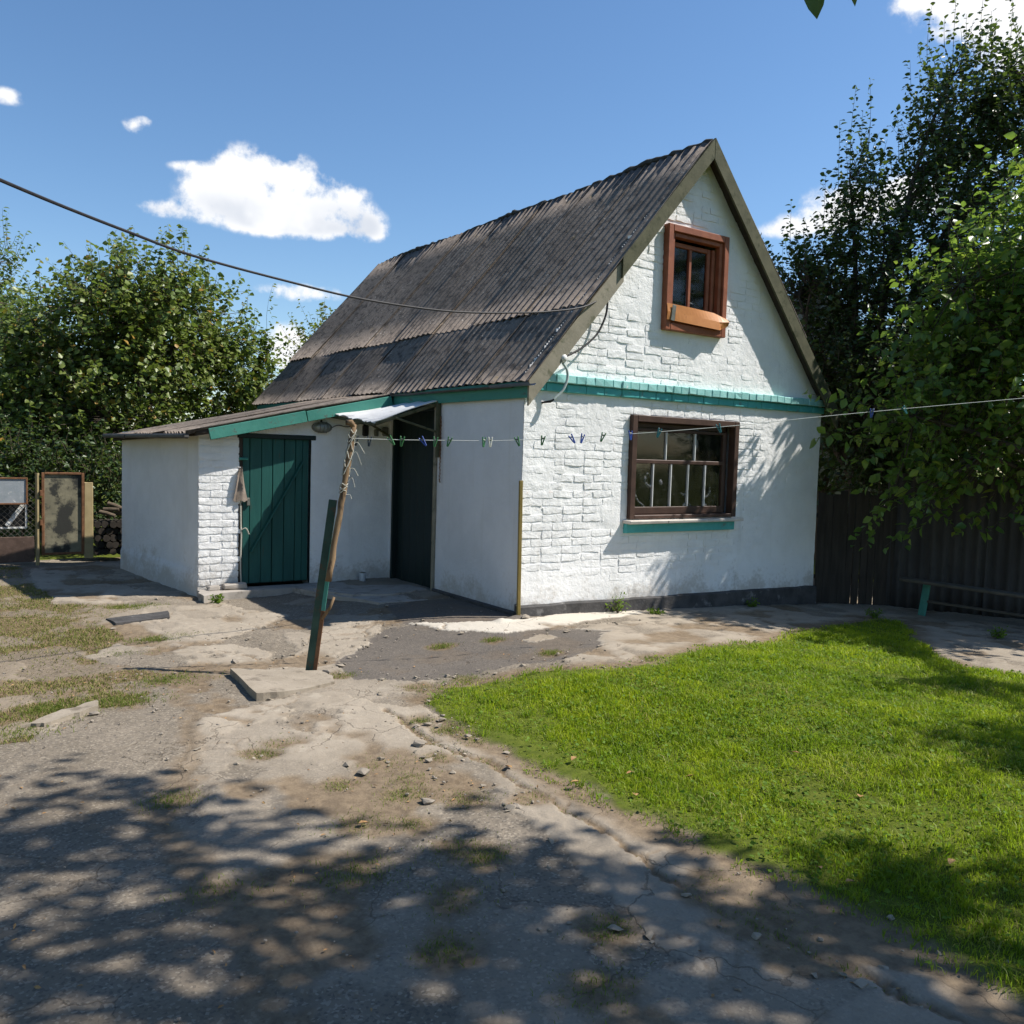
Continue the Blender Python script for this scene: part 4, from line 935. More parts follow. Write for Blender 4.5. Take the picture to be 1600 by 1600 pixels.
    r = MB(); r.tube(smooth_pts([(-1.885, 2.86, 1.0), (-1.88, 2.855, .7), (-1.875, 2.85, .62), (-1.88, 2.855, .3), (-1.87, 2.86, .05)], 5), .009, 6); r.tube(smooth_pts([(-1.877, 2.845, .66), (-1.83, 2.83, .68), (-1.79, 2.84, .61)], 5), .007, 6)
    tag(r.build('door_rope', M['rope']), 'frayed rope tied along the green plank door jamb', 'rope')
    # tin can
    c = empty('tin_can', 'small silver tin can standing on the step by the wall', 'can', loc=(-.42, 2.72, .0))
    MB().tube([(0, 0, 0), (0, 0, .005), (0, 0, .105), (0, 0, .11)], [.036, .038, .038, .036], 14).build('body', M['can'], c, True); MB().tube([(0, 0, .108), (0, 0, .114)], .039, 14).build('rim', M['grey_metal'], c)
    tag(MB().box((-1.98, 2.76, .035), (.26, .12, .07), .012, jit=.008).build('loose_brick', M['step']), 'grey loose brick lying on the step by the plank door', 'brick')
    tag(MB().box((-2.20, 2.80, .025), (.13, .1, .05), .012, jit=.01).build('loose_brick', M['step']), 'broken grey brick piece lying at the foot of the white brick pier', 'brick')
build_fixtures()

# ------------------------------------------------------------------ yard: step, slab, pole, line, pegs, stones
def slab(name, poly, z0, z1, mat, seed, sub=5, amp=.03):
    rg = random.Random(seed); P = []
    for i, a in enumerate(poly):
        b = poly[(i+1) % len(poly)]
        for k in range(sub):
            t = k/sub; j = amp if k else amp*.3; P.append((a[0]+(b[0]-a[0])*t+rg.uniform(-j, j), a[1]+(b[1]-a[1])*t+rg.uniform(-j, j)))
    return MB().prism(P, z0, z1).build(name, M[mat])
o = slab('concrete_step', [(-2.40,2.42),(-2.10,2.56),(-1.35,2.60),(-1.12,1.85),(-.9,1.28),(-.4,1.22),(-.02,1.30),(-.02,2.86),(-2.36,2.86)], -.25, 0.0, 'step', 3, 4, .025); tag(o, 'low worn concrete step in front of both doors', 'step')
o = slab('concrete_slab', [(-1.2,2.35),(-.5,2.3),(-.08,2.15),(-.06,1.75),(-.55,1.6),(-1.0,1.75)], -.05, .022, 'step', 5, 4, .03); tag(o, 'thin concrete layer on the step before the main door', 'slab')
o = slab('concrete_slab', [(-3.05,-.66),(-3.10,-1.41),(-2.91,-1.40),(-2.49,-1.27),(-2.44,-1.10),(-2.46,-.93),(-2.60,-.86),(-2.85,-.72)], lambda p: -.10, lambda p: -.050+.030*max(0, (-2.75-p[0])/.35), 'concrete', 7, 4, .006); tag(o, 'tilted pale concrete slab at the foot of the clothesline pole', 'slab')
o = slab('concrete_slab', [(-4.45,-1.30),(-4.25,-1.14),(-4.0,-1.02),(-4.02,-1.16),(-4.30,-1.32)], lambda p: -.12, lambda p: -.058+.022*(p[0]+4.45)/.45, 'concrete', 11, 5, .02); tag(o, 'broken concrete piece tipped up in the sparse left grass', 'slab')
o = slab('rubber_plate', [(-3.46,1.87),(-2.86,2.04),(-2.92,1.70),(-3.42,1.60)], -.09, -.058, 'plinth', 13, 3, .012); tag(o, 'flat dark plate lying on the ground left of the step', 'plate')
def build_pole():
    p = empty('clothesline_pole', 'leaning green and rusty clothesline pole with rope lashing on a slab', 'pole', loc=(-2.519, -.862, -.08))
    b = Vector((-2.519, -.862, -.08)); t1 = Vector((-2.343, -.843, 1.225)); u0 = Vector((-2.425, -.925, .62)); u1 = Vector((-2.202, -.835, 1.80))
    r = Matrix.Translation(-b)
    def loc(v): return Vector(v)-b
    x = Vector((.822, -.569, 0))
    pp = lambda t, dx, dy=0.: loc(b+(t1-b)*t+x*dx+Vector((-.57, -.82, 0))*dy)
    m = MB(); m.beam(pp(-.05, 0), pp(1, 0), .062, .010, .001, up=(.57, .82, 0)); m.build('post', M['post_green'], p)
    m = MB(); m.beam(pp(.36, .040, .004), pp(.74, .040, .004), .030, .008, .001, up=(.57, .82, 0)); m.build('post_flange', M['post_teal'], p)
    m = MB(); m.beam(pp(-.03, .040, .004), pp(.36, .040, .004), .030, .010, .002, up=(.57, .82, 0)); m.build('post_flange', M['rust'], p)
    pts = []; rr = []; n = 14; rg = random.Random(4)
    for i in range(n+1):
        q = u0.lerp(u1, i/n)+Vector((.012, -.02, 0))+Vector((rg.uniform(-.006, .006), rg.uniform(-.006, .006), 0)); pts.append(loc(q)); rr.append(.024-.002*i/n+rg.uniform(-.003, .003))
    MB().tube(pts, rr, 9).build('stick', M['stick'], p, True)
    la = MB(); d = (u1-u0).normalized()
    for s0, s1, turns, wob in ((.80, 1.08, 5, 2.2), (.66, .74, 3, .6), (1.05, 1.15, 3, 1.0)):
        L_ = []
        for k in range(turns*10+1):
            a = 2*math.pi*k/10; s = s0+(s1-s0)*k/(turns*10)+.018*math.sin(k*1.7)*wob; c = u0+d*s+Vector((.012, -.02, 0)); e1 = Vector((.82, -.57, 0)); e2 = d.cross(e1).normalized()
            L_.append(loc(c+(e1*math.cos(a)+e2*math.sin(a))*.028))
        la.tube(L_, .0036, 5)
    for q in range(5):
        c = u0+d*(.66+.1*q)+Vector((.03, -.04, 0)); la.tube(smooth_pts([loc(c), loc(c+Vector((.03, -.01, .0+.03*(q % 2)))), loc(c+Vector((.035+.01*q, -.03, -.03-.012*q)))], 4), .0022, 5)
    la.build('rope_lashing', M['rope'], p)
    MB().tube([loc(u1+Vector((.012, -.02, -.02))), loc(u1+Vector((-.012, -.02, .012))), loc(u1+Vector((-.045, .0, .012)))], [.022, .026, .020], 8).build('knot', M['stick'], p, True)
    MB().tube([loc((-2.44, -.90, .33)), loc((-2.395, -.94, .42)), loc((-2.37, -.955, .50))], [.014, .012, .010], 7).build('side_stub', M['stick'], p, True)
build_pole()
LINE = [(-2.189,-.875,1.693),(-1.873,-.954,1.694),(-1.538,-1.065,1.701),(-1.146,-1.198,1.712),(-.691,-1.356,1.744),(-.035,-1.591,1.807),(.860,-1.923,1.911),(1.630,-2.218,2.020),(2.517,-2.569,2.138),(3.582,-3.005,2.274),(4.9,-3.55,2.44),(6.55,-3.02,2.6)]
tag(MB().tube(smooth_pts(LINE, 6), .0025, 6).build('clothesline', M['line_cord']), 'thin pale clothesline running from the leaning pole to the right tree', 'clothesline')
def build_pegs():
    P = [(-2.171,-.857,1.689,'black'),(-2.074,-.889,1.687,'black'),(-1.920,-.938,1.695,'green'),(-1.835,-.966,1.694,'green'),(-1.683,-1.016,1.697,'blue'),(-1.586,-1.048,1.699,'green'),(-1.480,-1.084,1.703,'green'),(-1.215,-1.174,1.710,'green'),(-1.166,-1.191,1.712,'white'),(-.955,-1.264,1.724,'green'),(-.752,-1.335,1.739,'green'),(-.520,-1.417,1.758,'blue'),(-.432,-1.448,1.766,'blue'),(-.264,-1.508,1.783,'green'),(-.035,-1.591,1.807,'blue'),(.207,-1.679,1.835,'teal'),(.719,-1.870,1.895,'teal'),(2.105,-2.405,2.083,'blue'),(2.413,-2.528,2.122,'teal')]
    LB = ['dark peg on the clothesline nearest the leaning pole','second dark peg from the leaning pole on the clothesline','green peg before the white wall edge left of the main door','green peg hanging before the left half of the main door','tilted blue peg hanging before the dark main door','green peg before the right jamb of the main door','green peg just right of the main door frame','green peg next to the white peg before the shaded wall','white peg on the clothesline before the shaded wall','green peg before the corner of the house','green peg before the lit brick just right of the house corner','left one of two neighbouring blue pegs before the lit brick','right one of two neighbouring blue pegs before the lit brick','green peg between the blue pair and the lower window','blue peg before the left frame of the lower window','tilted teal peg before the top left of the lower window','teal peg before the top right of the lower window','blue peg on the clothesline among the right tree leaves','teal peg on the clothesline among the right tree leaves']
    rg = random.Random(15); meshes = {}
    for c in ('green', 'blue', 'white', 'teal', 'black'):
        a = MB(); a.box((.009, 0, -.012), (.010, .012, .082), .003, Matrix.Rotation(.16, 3, 'Y')); a = a.mesh('jaw'); a.materials.append(M['peg_'+c])
        b = MB(); b.box((-.009, 0, -.012), (.010, .012, .082), .003, Matrix.Rotation(-.16, 3, 'Y')); b = b.mesh('jaw'); b.materials.append(M['peg_'+c])
        s = MB(); s.tube([(-.014, 0, .006), (.014, 0, .006)], .006, 8); s = s.mesh('spring'); s.materials.append(M['grey_metal'])
        meshes[c] = (a, b, s)
    for (x, y, z, c), lb in zip(P, LB):
        e = empty('clothes_peg', lb, 'clothes peg', 'pegs on the clothesline', (x, y, z))
        e.rotation_euler = (rg.uniform(-.2, .2), rg.choice((0, 0, .15, -.35, .9, -.6, .3)), -.35+rg.uniform(-.5, .5))
        for nm, me in zip(('jaw', 'jaw', 'spring'), meshes[c]):
            o = bpy.data.objects.new(nm, me); COL.objects.link(o); o.parent = e
build_pegs()
def build_stones():
    rg = random.Random(31)
    S = [(-3.54,-1.75,.035,'pale stone on the sunlit paving left of centre'),(-3.47,-1.82,.030,'brown stone just right of the pale stone on the sunlit paving'),(-2.92,-.31,.05,'grey stone near the slab behind the clothesline pole'),(-2.60,-2.72,.055,'flat broken concrete chip by the grass tuft at the lawn edge'),(-2.42,-.95,.05,'pale rubble piece on the slab edge right of the pole'),(-.03,-.17,.075,'pale rubble lump at the foot of the house corner'),(-2.62,-3.72,.04,'small grey stone on the paving left of the lower lawn edge'),(-2.95,-3.45,.045,'flat concrete chip in the middle of the cracked paving'),(-3.05,-2.95,.05,'flat pale concrete chip near the central grass tufts'),(-4.05,-1.22,.04,'rubble piece at the end of the tipped up slab')]
    for x, y, r, lb in S:
        bm = bmesh.new(); q = Matrix.Rotation(rg.uniform(0, 3), 3, 'Z'); z = float(terr(np.array(x), np.array(y)))+r*.22+.004
        for k in range(16):
            v = Vector((rg.gauss(0, 1), rg.gauss(0, 1), rg.gauss(0, 1))).normalized(); bm.verts.new(q@Vector((v.x*r*rg.uniform(.75, 1.1), v.y*r*.7, v.z*r*.38))+Vector((x, y, z)))
        bmesh.ops.convex_hull(bm, input=bm.verts); me = bpy.data.meshes.new('stone'); bm.to_mesh(me); bm.free()
        tag(link('stone', me, M['stone']), lb, 'stone', 'loose stones on the yard')
    # crumbled screed and gravel
    V = []; F = []
    n = 2600; k = 0
    while k < n:
        x = rg.uniform(-5, -.2); y = rg.uniform(-5.6, 1.0)
        dens = fbm(np.array(x*2.2), np.array(y*2.2), 111)
        if dens < .5 or inpoly(np.array([x]), np.array([y]), LAWN)[0]: k += 1; continue
        r = rg.choice((.002, .0025, .003, .004, .006))*rg.uniform(.7, 1.4); mb = MB(); mb.box((0, 0, 0), (r*2.4, r*2, r*1.2), r*.5, Matrix.Rotation(rg.uniform(0, 3), 3, 'Z'), r*.35, rg)
        z = float(terr(np.array(x), np.array(y)))+.004+.016*0; m = len(V)
        V += [(p[0]+x, p[1]+y, p[2]+z+.008) for p in mb.v]; F += [tuple(i+m for i in f) for f in mb.f]; k += 1
    me = bpy.data.meshes.new('gravel'); me.from_pydata(V, [], F); me.update(); o = link('gravel', me, M['stone']); o['kind'] = 'stuff'; tag(o, 'fine crumbled gravel scattered over the old paving', 'gravel')
build_stones()
def build_debris():
    rg = random.Random(47); V = []; F = []
    def chip(x, y, r, flat):
        bm = bmesh.new(); q = Matrix.Rotation(rg.uniform(0, 6.3), 3, 'Z')
        z = float(terr(np.array(x), np.array(y)))+.006+r*flat*.5
        for k in range(9):
            v = Vector((rg.gauss(0, 1), rg.gauss(0, 1), rg.gauss(0, 1))).normalized(); bm.verts.new(q@Vector((v.x*r*rg.uniform(.6, 1.2), v.y*r*.75, v.z*r*flat))+Vector((x, y, z)))
        bmesh.ops.convex_hull(bm, input=bm.verts); n = len(V); bm.verts.index_update()
        V.extend([tuple(v.co) for v in bm.verts]); F.extend([tuple(v.index+n for v in f.verts) for f in bm.faces]); bm.free()
    edges = [(P[i], P[(i+1) % len(P)]) for P in CONC[:5]+[ASPH_DARK, WHITE_STRIP] for i in range(len(P))]+list(zip(CRACK[:-1], CRACK[1:]))
    for k in range(520):
        (ax, ay), (bx, by) = rg.choice(edges); t = rg.random(); x = ax+(bx-ax)*t+rg.gauss(0, .07); y = ay+(by-ay)*t+rg.gauss(0, .07)
        if y < -6 or x > 1.5: continue
        chip(x, y, rg.choice((.008, .010, .012, .016, .022, .032))*rg.uniform(.7, 1.2), rg.uniform(.25, .5))
    me = bpy.data.meshes.new('rubble'); me.from_pydata(V, [], F); me.update(); o = link('rubble', me, M['concrete']); o['kind'] = 'stuff'; tag(o, 'small broken concrete crumbs along the paving edges', 'rubble')
build_debris()

# ------------------------------------------------------------------ grass
def blades(name, P, hgt, wid, lean, seed, mat, tint_fn=None):
    rg = np.random.default_rng(seed); n = len(P); a = rg.uniform(0, 2*np.pi, n); h = hgt*rg.uniform(.45, 1.25, n); w = wid*rg.uniform(.6, 1.3, n)
    la = rg.uniform(0, 2*np.pi, n); lm = lean*rg.uniform(.1, 1.2, n)*h
    dx, dy = np.cos(a)*w/2, np.sin(a)*w/2; lx, ly = np.cos(la)*lm, np.sin(la)*lm
    x, y, z = P[:, 0], P[:, 1], P[:, 2]
    V = np.stack([np.stack([x-dx, y-dy, z], -1), np.stack([x+dx, y+dy, z], -1), np.stack([x+dx*.8+lx*.35, y+dy*.8+ly*.35, z+h*.55], -1), np.stack([x-dx*.8+lx*.35, y-dy*.8+ly*.35, z+h*.55], -1), np.stack([x+lx, y+ly, z+h*(.92-.25*lean)], -1)], 1).reshape(-1, 3)
    b = np.arange(n)*5
    F = np.concatenate([np.stack([b, b+1, b+2], -1), np.stack([b, b+2, b+3], -1), np.stack([b+3, b+2, b+4], -1)])
    t = rg.random((n, 4)); t[:, 3] = 1
    if tint_fn is not None: t = tint_fn(P, t)
    T = np.repeat(t, 5, 0)
    return link(name, raw_mesh(name, V, F, T), M[mat])
def build_grass():
    rg = np.random.default_rng(11)
    pts = []
    for (x0, x1, y0, y1, dens) in ((-2.4, 1.0, -6.2, -3.2, 13000), (-2.4, 1.0, -3.2, -1.5, 10000), (1.0, 3.2, -6.5, -3.2, 8000), (1.0, 3.2, -3.2, -1.1, 7000), (3.2, 4.8, -4.5, -1.0, 5000)):
        n = int((x1-x0)*(y1-y0)*dens); pts.append(np.stack([rg.uniform(x0, x1, n), rg.uniform(y0, y1, n)], -1))
    P = np.concatenate(pts); X, Y = P[:, 0], P[:, 1]
    cam = np.array((-4.965, -6.988)); f = np.array((.571, .821)); r = np.array((.821, -.571))
    d = (P-cam)@f; l = (P-cam)@r; vis = (d > 1.5) & (np.abs(l) < d*.66+.25)
    ins = inpoly(X+.30*(fbm(X*4, Y*4, 401)-.5)+.10*(fbm(X*15, Y*15, 403)-.5), Y+.30*(fbm(X*4, Y*4, 402)-.5)+.10*(fbm(X*15, Y*15, 404)-.5), LAWN)
    ed = dseg(X, Y, LAWN[-15:]+LAWN[:11]); thin = rg.random(len(P)) < np.clip(.18+ed/.40, 0, 1)
    bare = fbm(X*1.3, Y*1.3, 405, 4); keep = vis & ins & thin & (rg.random(len(P)) < np.where(bare > .66, .7, 1))
    P = P[keep]; X, Y = P[:, 0], P[:, 1]
    dist = np.hypot(X+4.965, Y+6.988); ed = dseg(X, Y, LAWN[-15:]+LAWN[:11])
    P3 = np.stack([X, Y, terr(X, Y)+.004], -1)
    hf = (.66+1.0*sstep(.25, .75, fbm(X*4.0, Y*4.0, 411, 5)))*(.55+.45*np.clip(ed/.3, 0, 1))
    def tf(P, t):
        v = fbm(P[:, 0]*.9, P[:, 1]*.9, 421); w = fbm(P[:, 0]*5, P[:, 1]*5, 423, 3); t[:, 0] = np.clip(t[:, 0]*.55+1.0*(v-.42)+1.2*(w-.5)+.22, 0, 1)
        dry = fbm(P[:, 0]*1.6, P[:, 1]*1.6, 425); t[:, 1] = np.clip(t[:, 1]*.985+.45*sstep(.58, .74, dry)*rg.random(len(P)), 0, 1); return t
    o = blades('lawn_grass', P3, .042*hf, .0034+.0006*np.clip(dist-3, 0, 6), .8, 3, 'grass', tf); o['kind'] = 'stuff'; tag(o, 'short bright green lawn grass right of the paving', 'grass')
    k = 620; ci = rg.integers(0, len(P), k); cc = np.repeat(P[ci], 34, 0)+rg.normal(0, .022, (k*34, 2)); cc = cc[inpoly(cc[:, 0], cc[:, 1], LAWN)]
    def tf1(P, t): t[:, 0] = np.clip(.25*t[:, 0]+.7*(fbm(P[:, 0]*7, P[:, 1]*7, 427)-.3), 0, 1); return t
    o = blades('lawn_tufts', np.stack([cc[:, 0], cc[:, 1], terr(cc[:, 0], cc[:, 1])+.004], -1), .075, .0042, 1.0, 13, 'grass', tf1); o['kind'] = 'stuff'; tag(o, 'longer darker grass tufts standing out of the lawn', 'grass')
    # clover and broad weeds in the lawn
    sel = rg.random(len(P)) < .03+.05*sstep(.42, .6, fbm(X*1.1, Y*1.1, 431)); Q = P3[sel]; n = len(Q)
    nrm = rg.normal(size=(n, 3))*.45+np.array((0, 0, 1)); ax = rg.normal(size=(n, 3)); ax[:, 2] *= .3
    V, F, T = leaves(Q+np.stack([np.zeros(n), np.zeros(n), rg.uniform(.02, .05, n)], -1), ax, nrm, .020*rg.uniform(.6, 1.5, n), .75, rg)
    o = link('lawn_clover', raw_mesh('lawn_clover', V, F, T), M['leaf_shrub']); o['kind'] = 'stuff'; tag(o, 'small clover leaves scattered through the lawn', 'clover')
    # tufts in the cracks
    Q = []
    for i, (a, b) in enumerate(TUFTS):
        k = int(rg.uniform(120, 420)); s = rg.uniform(.035, .085); q = np.stack([a+rg.normal(0, s*1.4, k), b+rg.normal(0, s, k)], -1); Q.append(q)
    for (ax_, ay_), (bx_, by_) in zip(CRACK[:-1], CRACK[1:]):
        k = 50; t = rg.random(k); Q.append(np.stack([ax_+(bx_-ax_)*t+rg.normal(0, .02, k), ay_+(by_-ay_)*t+rg.normal(0, .02, k)], -1))
    Q = np.concatenate(Q); P3 = np.stack([Q[:, 0], Q[:, 1], terr(Q[:, 0], Q[:, 1])-.006], -1)
    def tf2(P, t): t[:, 1] = np.clip(t[:, 1]*.9+.30*(fbm(P[:, 0]*2, P[:, 1]*2, 441) > .5)*rg.random(len(P)), 0, 1); return t
    o = blades('crack_grass', P3, .030, .0032, 1.0, 5, 'yard_grass', tf2); o['kind'] = 'stuff'; tag(o, 'low grass tufts growing in the cracks of the paving', 'grass')
    # sparse dry grass at the left
    n = 120000; X = rg.uniform(-6.5, -2.9, n); Y = rg.uniform(-1.8, 6.2, n)
    wx = X+.16*(fbm(X*2.6, Y*2.6, 3)-.5); wy = Y+.16*(fbm(X*2.6, Y*2.6, 5)-.5)
    k = inpoly(wx, wy, GRASS_L) & (rg.random(n) < .22+.9*sstep(.36, .55, fbm(X*3, Y*3, 71))); X, Y = X[k], Y[k]
    def tf3(P, t): t[:, 0] = np.clip(t[:, 0]*.6+.8*(fbm(P[:, 0]*1.7, P[:, 1]*1.7, 451)-.3), 0, 1); return t
    o = blades('dry_grass', np.stack([X, Y, terr(X, Y)-.008], -1), .034, .006, 1.1, 7, 'dry_grass', tf3); o['kind'] = 'stuff'; tag(o, 'sparse yellowish grass on the bare ground at the left', 'grass')
    GP = [(-3.05,2.55),(-3.15,2.45),(-3.25,2.6),(-2.95,2.5),(-3.4,-.62),(-3.55,-.6),(-3.45,-.5),(-3.75,-1.02),(-3.9,-1.0),(-3.8,-.95),(-4.15,-.85),(-4.3,-.95),(-4.45,-1.35),(-4.55,-1.45),(-3.2,.8),(-3.3,.85),(-3.6,.4),(-3.0,.9),(-4.2,-1.15)]
    Q = np.concatenate([np.stack([a+rg.normal(0, .12, 300), b+rg.normal(0, .07, 300)], -1) for a, b in GP])
    o = blades('green_grass_patches', np.stack([Q[:, 0], Q[:, 1], terr(Q[:, 0], Q[:, 1])-.006], -1), .034, .0042, 1.0, 9, 'yard_grass'); o['kind'] = 'stuff'; tag(o, 'greener grass patches in the dry ground at the left', 'grass')

# ------------------------------------------------------------------ leaves and trees
LT = np.array([(0, 0, 0), (.38, .5, .10), (.38, -.5, .10), (.74, .31, .04), (.74, -.31, .04), (1, 0, -.10), (.48, 0, -.02)])
LF = np.array([(0, 2, 6), (0, 6, 1), (2, 4, 6), (6, 4, 5), (6, 5, 3), (6, 3, 1)])
def frames(ax, nm):
    ax = ax/np.linalg.norm(ax, axis=1, keepdims=True); s = np.cross(nm, ax); s /= np.maximum(np.linalg.norm(s, axis=1, keepdims=True), 1e-6); n = np.cross(ax, s); return ax, s, n
def leaves(Pp, ax, nm, ln, asp, rg):
    a, s, n = frames(ax, nm); ln = np.broadcast_to(ln, (len(Pp),))
    V = Pp[:, None]+ln[:, None, None]*(LT[None, :, 0:1]*a[:, None]+asp*LT[None, :, 1:2]*s[:, None]+LT[None, :, 2:3]*n[:, None])
    F = (np.arange(len(Pp))*7)[:, None, None]+LF[None]
    t = rg.random((len(Pp), 4)); t[:, 3] = 1
    return V.reshape(-1, 3), F.reshape(-1, 3), np.repeat(t, 7, 0)
def tubes_np(polys):
    V = []; F = []; m = 0
    for pts, r0, r1, ns in polys:
        pts = np.asarray(pts); k = len(pts); t = np.gradient(pts, axis=0); t /= np.maximum(np.linalg.norm(t, axis=1, keepdims=True), 1e-6)
        ref = np.array((.31, .57, .1)) if abs(t[0][2]) > .8 else np.array((0, 0, 1.)); u = np.cross(t, ref); u /= np.linalg.norm(u, axis=1, keepdims=True); w = np.cross(t, u)
        rr = np.linspace(r0, r1, k); an = 2*np.pi*np.arange(ns)/ns
        V.append((pts[:, None]+rr[:, None, None]*(np.cos(an)[None, :, None]*u[:, None]+np.sin(an)[None, :, None]*w[:, None])).reshape(-1, 3))
        i = np.arange(k-1)[:, None]*ns; j = np.arange(ns)[None]; j2 = (j+1) % ns
        F.append((m+np.stack([i+j, i+j2, i+ns+j2, i+ns+j], -1)).reshape(-1, 4)); m += k*ns
    return np.concatenate(V), np.concatenate(F)
def curve(a, b, rg, bow=.12, n=7, lift=0.):
    t = np.linspace(0, 1, n)[:, None]; d = np.linalg.norm(b-a); off = rg.normal(size=3)*bow*d+np.array((0, 0, lift*d))
    return a+(b-a)*t+off*(4*t*(1-t))*.5
def tree(name, label, base, fork, blobs, nshoot, slen, ldir, leaf, asp, step, lmat, seed, trunk_r=.09, limbs=9, droop=.35, up=.8, out=.6, extra=(), inner=.45, group=None, nobj=0, face=None):
    rg = np.random.default_rng(seed); base = np.array(base, float); fork = np.array(fork, float)
    e = empty(name, label, 'tree' if 'tree' in name else 'shrub', group, tuple(base))
    cs = np.array([b[0] for b in blobs], float); rs = np.array([b[1] for b in blobs], float); vol = rs.prod(1)**.8; vol /= vol.sum()
    polys = []; nodes = []
    tr = curve(base-np.array((0, 0, .15)), fork, rg, .05, 8)
    for k in range(limbs):
        i = k % len(cs) if k < len(cs) else rg.choice(len(cs), p=vol)
        q = rg.normal(size=3); q /= np.linalg.norm(q); tip = cs[i]+q*rs[i]*.45+np.array((0, 0, .25*rs[i][2])); st = tr[-1-rg.integers(0, 2)]
        c = curve(st, tip, rg, .10, 9, .06); polys.append((c, trunk_r*.55, trunk_r*.12, 6)); nodes.append(c[3:])
    nodes = np.concatenate(nodes)
    Pp = []; A = []; N = []
    starts = []
    for i in range(nshoot):
        k = rg.choice(len(cs), p=vol); q = rg.normal(size=3); q /= np.linalg.norm(q); rad = rg.random()**inner
        p = cs[k]+q*rs[k]*rad; dr = q*out+np.array((0, 0, up))+rg.normal(size=3)*.35; starts.append((p, dr/np.linalg.norm(dr), slen*rg.uniform(.5, 1.3)))
    for p, d, l in extra:
        d = np.array(d, float); starts.append((np.array(p, float), d/np.linalg.norm(d), l))
    for p, d, l in starts:
        j = np.argmin(((nodes-p)**2).sum(1)); a = nodes[j]; gap = np.linalg.norm(p-a)
        if gap > .05: polys.append((curve(a, p, rg, .08, 5, -.05), .004+.004*min(gap, 1.5), .0045, 4))
        sh = curve(p, p+d*l, rg, .05, 5); polys.append((sh, .0045, .0018, 3))
        n = max(2, int(l/step)); tt = np.linspace(.06, 1.0, n)
        if gap > .3:
            n2 = int(gap*.5/step); pts2 = [p+(a-p)*t*.5 for t in np.linspace(.05, 1, max(n2, 1))]
        else: pts2 = []
        pl = [sh[0]+(sh[-1]-sh[0])*t for t in tt]+pts2
        for m_, c in enumerate(pl):
            side = np.cross(d, rg.normal(size=3)); side /= np.linalg.norm(side); ad = side*.9+d*.45+np.array((0, 0, -droop)); 
            Pp.append(c+rg.normal(size=3)*.012); A.append(ad); N.append(rg.normal(size=3)*.55+np.array((0, 0, .75))+side*.2)
    Pp = np.array(Pp); A = np.array(A); N = np.array(N); ln = leaf*rg.uniform(.55, 1.25, len(Pp))
    V, F = tubes_np([(tr, trunk_r, trunk_r*.7, 9)]); t = link('trunk', raw_mesh('trunk', V-base, F), M['bark'], e, True)
    V, F = tubes_np(polys); link('branches', raw_mesh('branches', V-base, F), M['twig'] if trunk_r < .1 else M['bark'], e, True)
    if nobj:
        cam = np.array((-4.965, -6.988, 1.6)); v = Pp-cam; dep = v@np.array((.57, .819, -.065)); lat = v@np.array((.822, -.569, .03)); ver = v@np.array((.013, .07, .997))
        score = np.where((np.abs(lat) < dep*.6) & (np.abs(ver) < dep*.6), dep-ln*14, 99); sel = np.argsort(score)[:nobj]; rest = np.ones(len(Pp), bool); rest[sel] = False
        ms = []
        for q in range(4):
            x = rg.random((1, 4)); x[0, 3] = 1
            if q == 3: x[0, 1] = .95
            me = raw_mesh('leaf', LT*np.array((1, asp, 1)), LF, np.repeat(x, 7, 0)); me.materials.append(M[lmat]); ms.append(me)
        a_, s_, n_ = frames(A[sel], N[sel])
        for k_, idx in enumerate(sel):
            o = bpy.data.objects.new('leaf', ms[int(rg.choice(4, p=(.3, .3, .3, .1)))]); COL.objects.link(o); o.parent = e; L_ = ln[idx]; p = Pp[idx]-base
            a, s, n = a_[k_]*L_, s_[k_]*L_, n_[k_]*L_
            o.matrix_local = Matrix(((a[0], s[0], n[0], p[0]), (a[1], s[1], n[1], p[1]), (a[2], s[2], n[2], p[2]), (0, 0, 0, 1)))
        Pp, A, N, ln = Pp[rest], A[rest], N[rest], ln[rest]
    V, F, T = leaves(Pp-base, A, N, ln, asp, rg)
    c = link('crown', raw_mesh('crown', V, F, T), M[lmat], e)
    if nobj: c['kind'] = 'stuff'
    return e
build_grass()
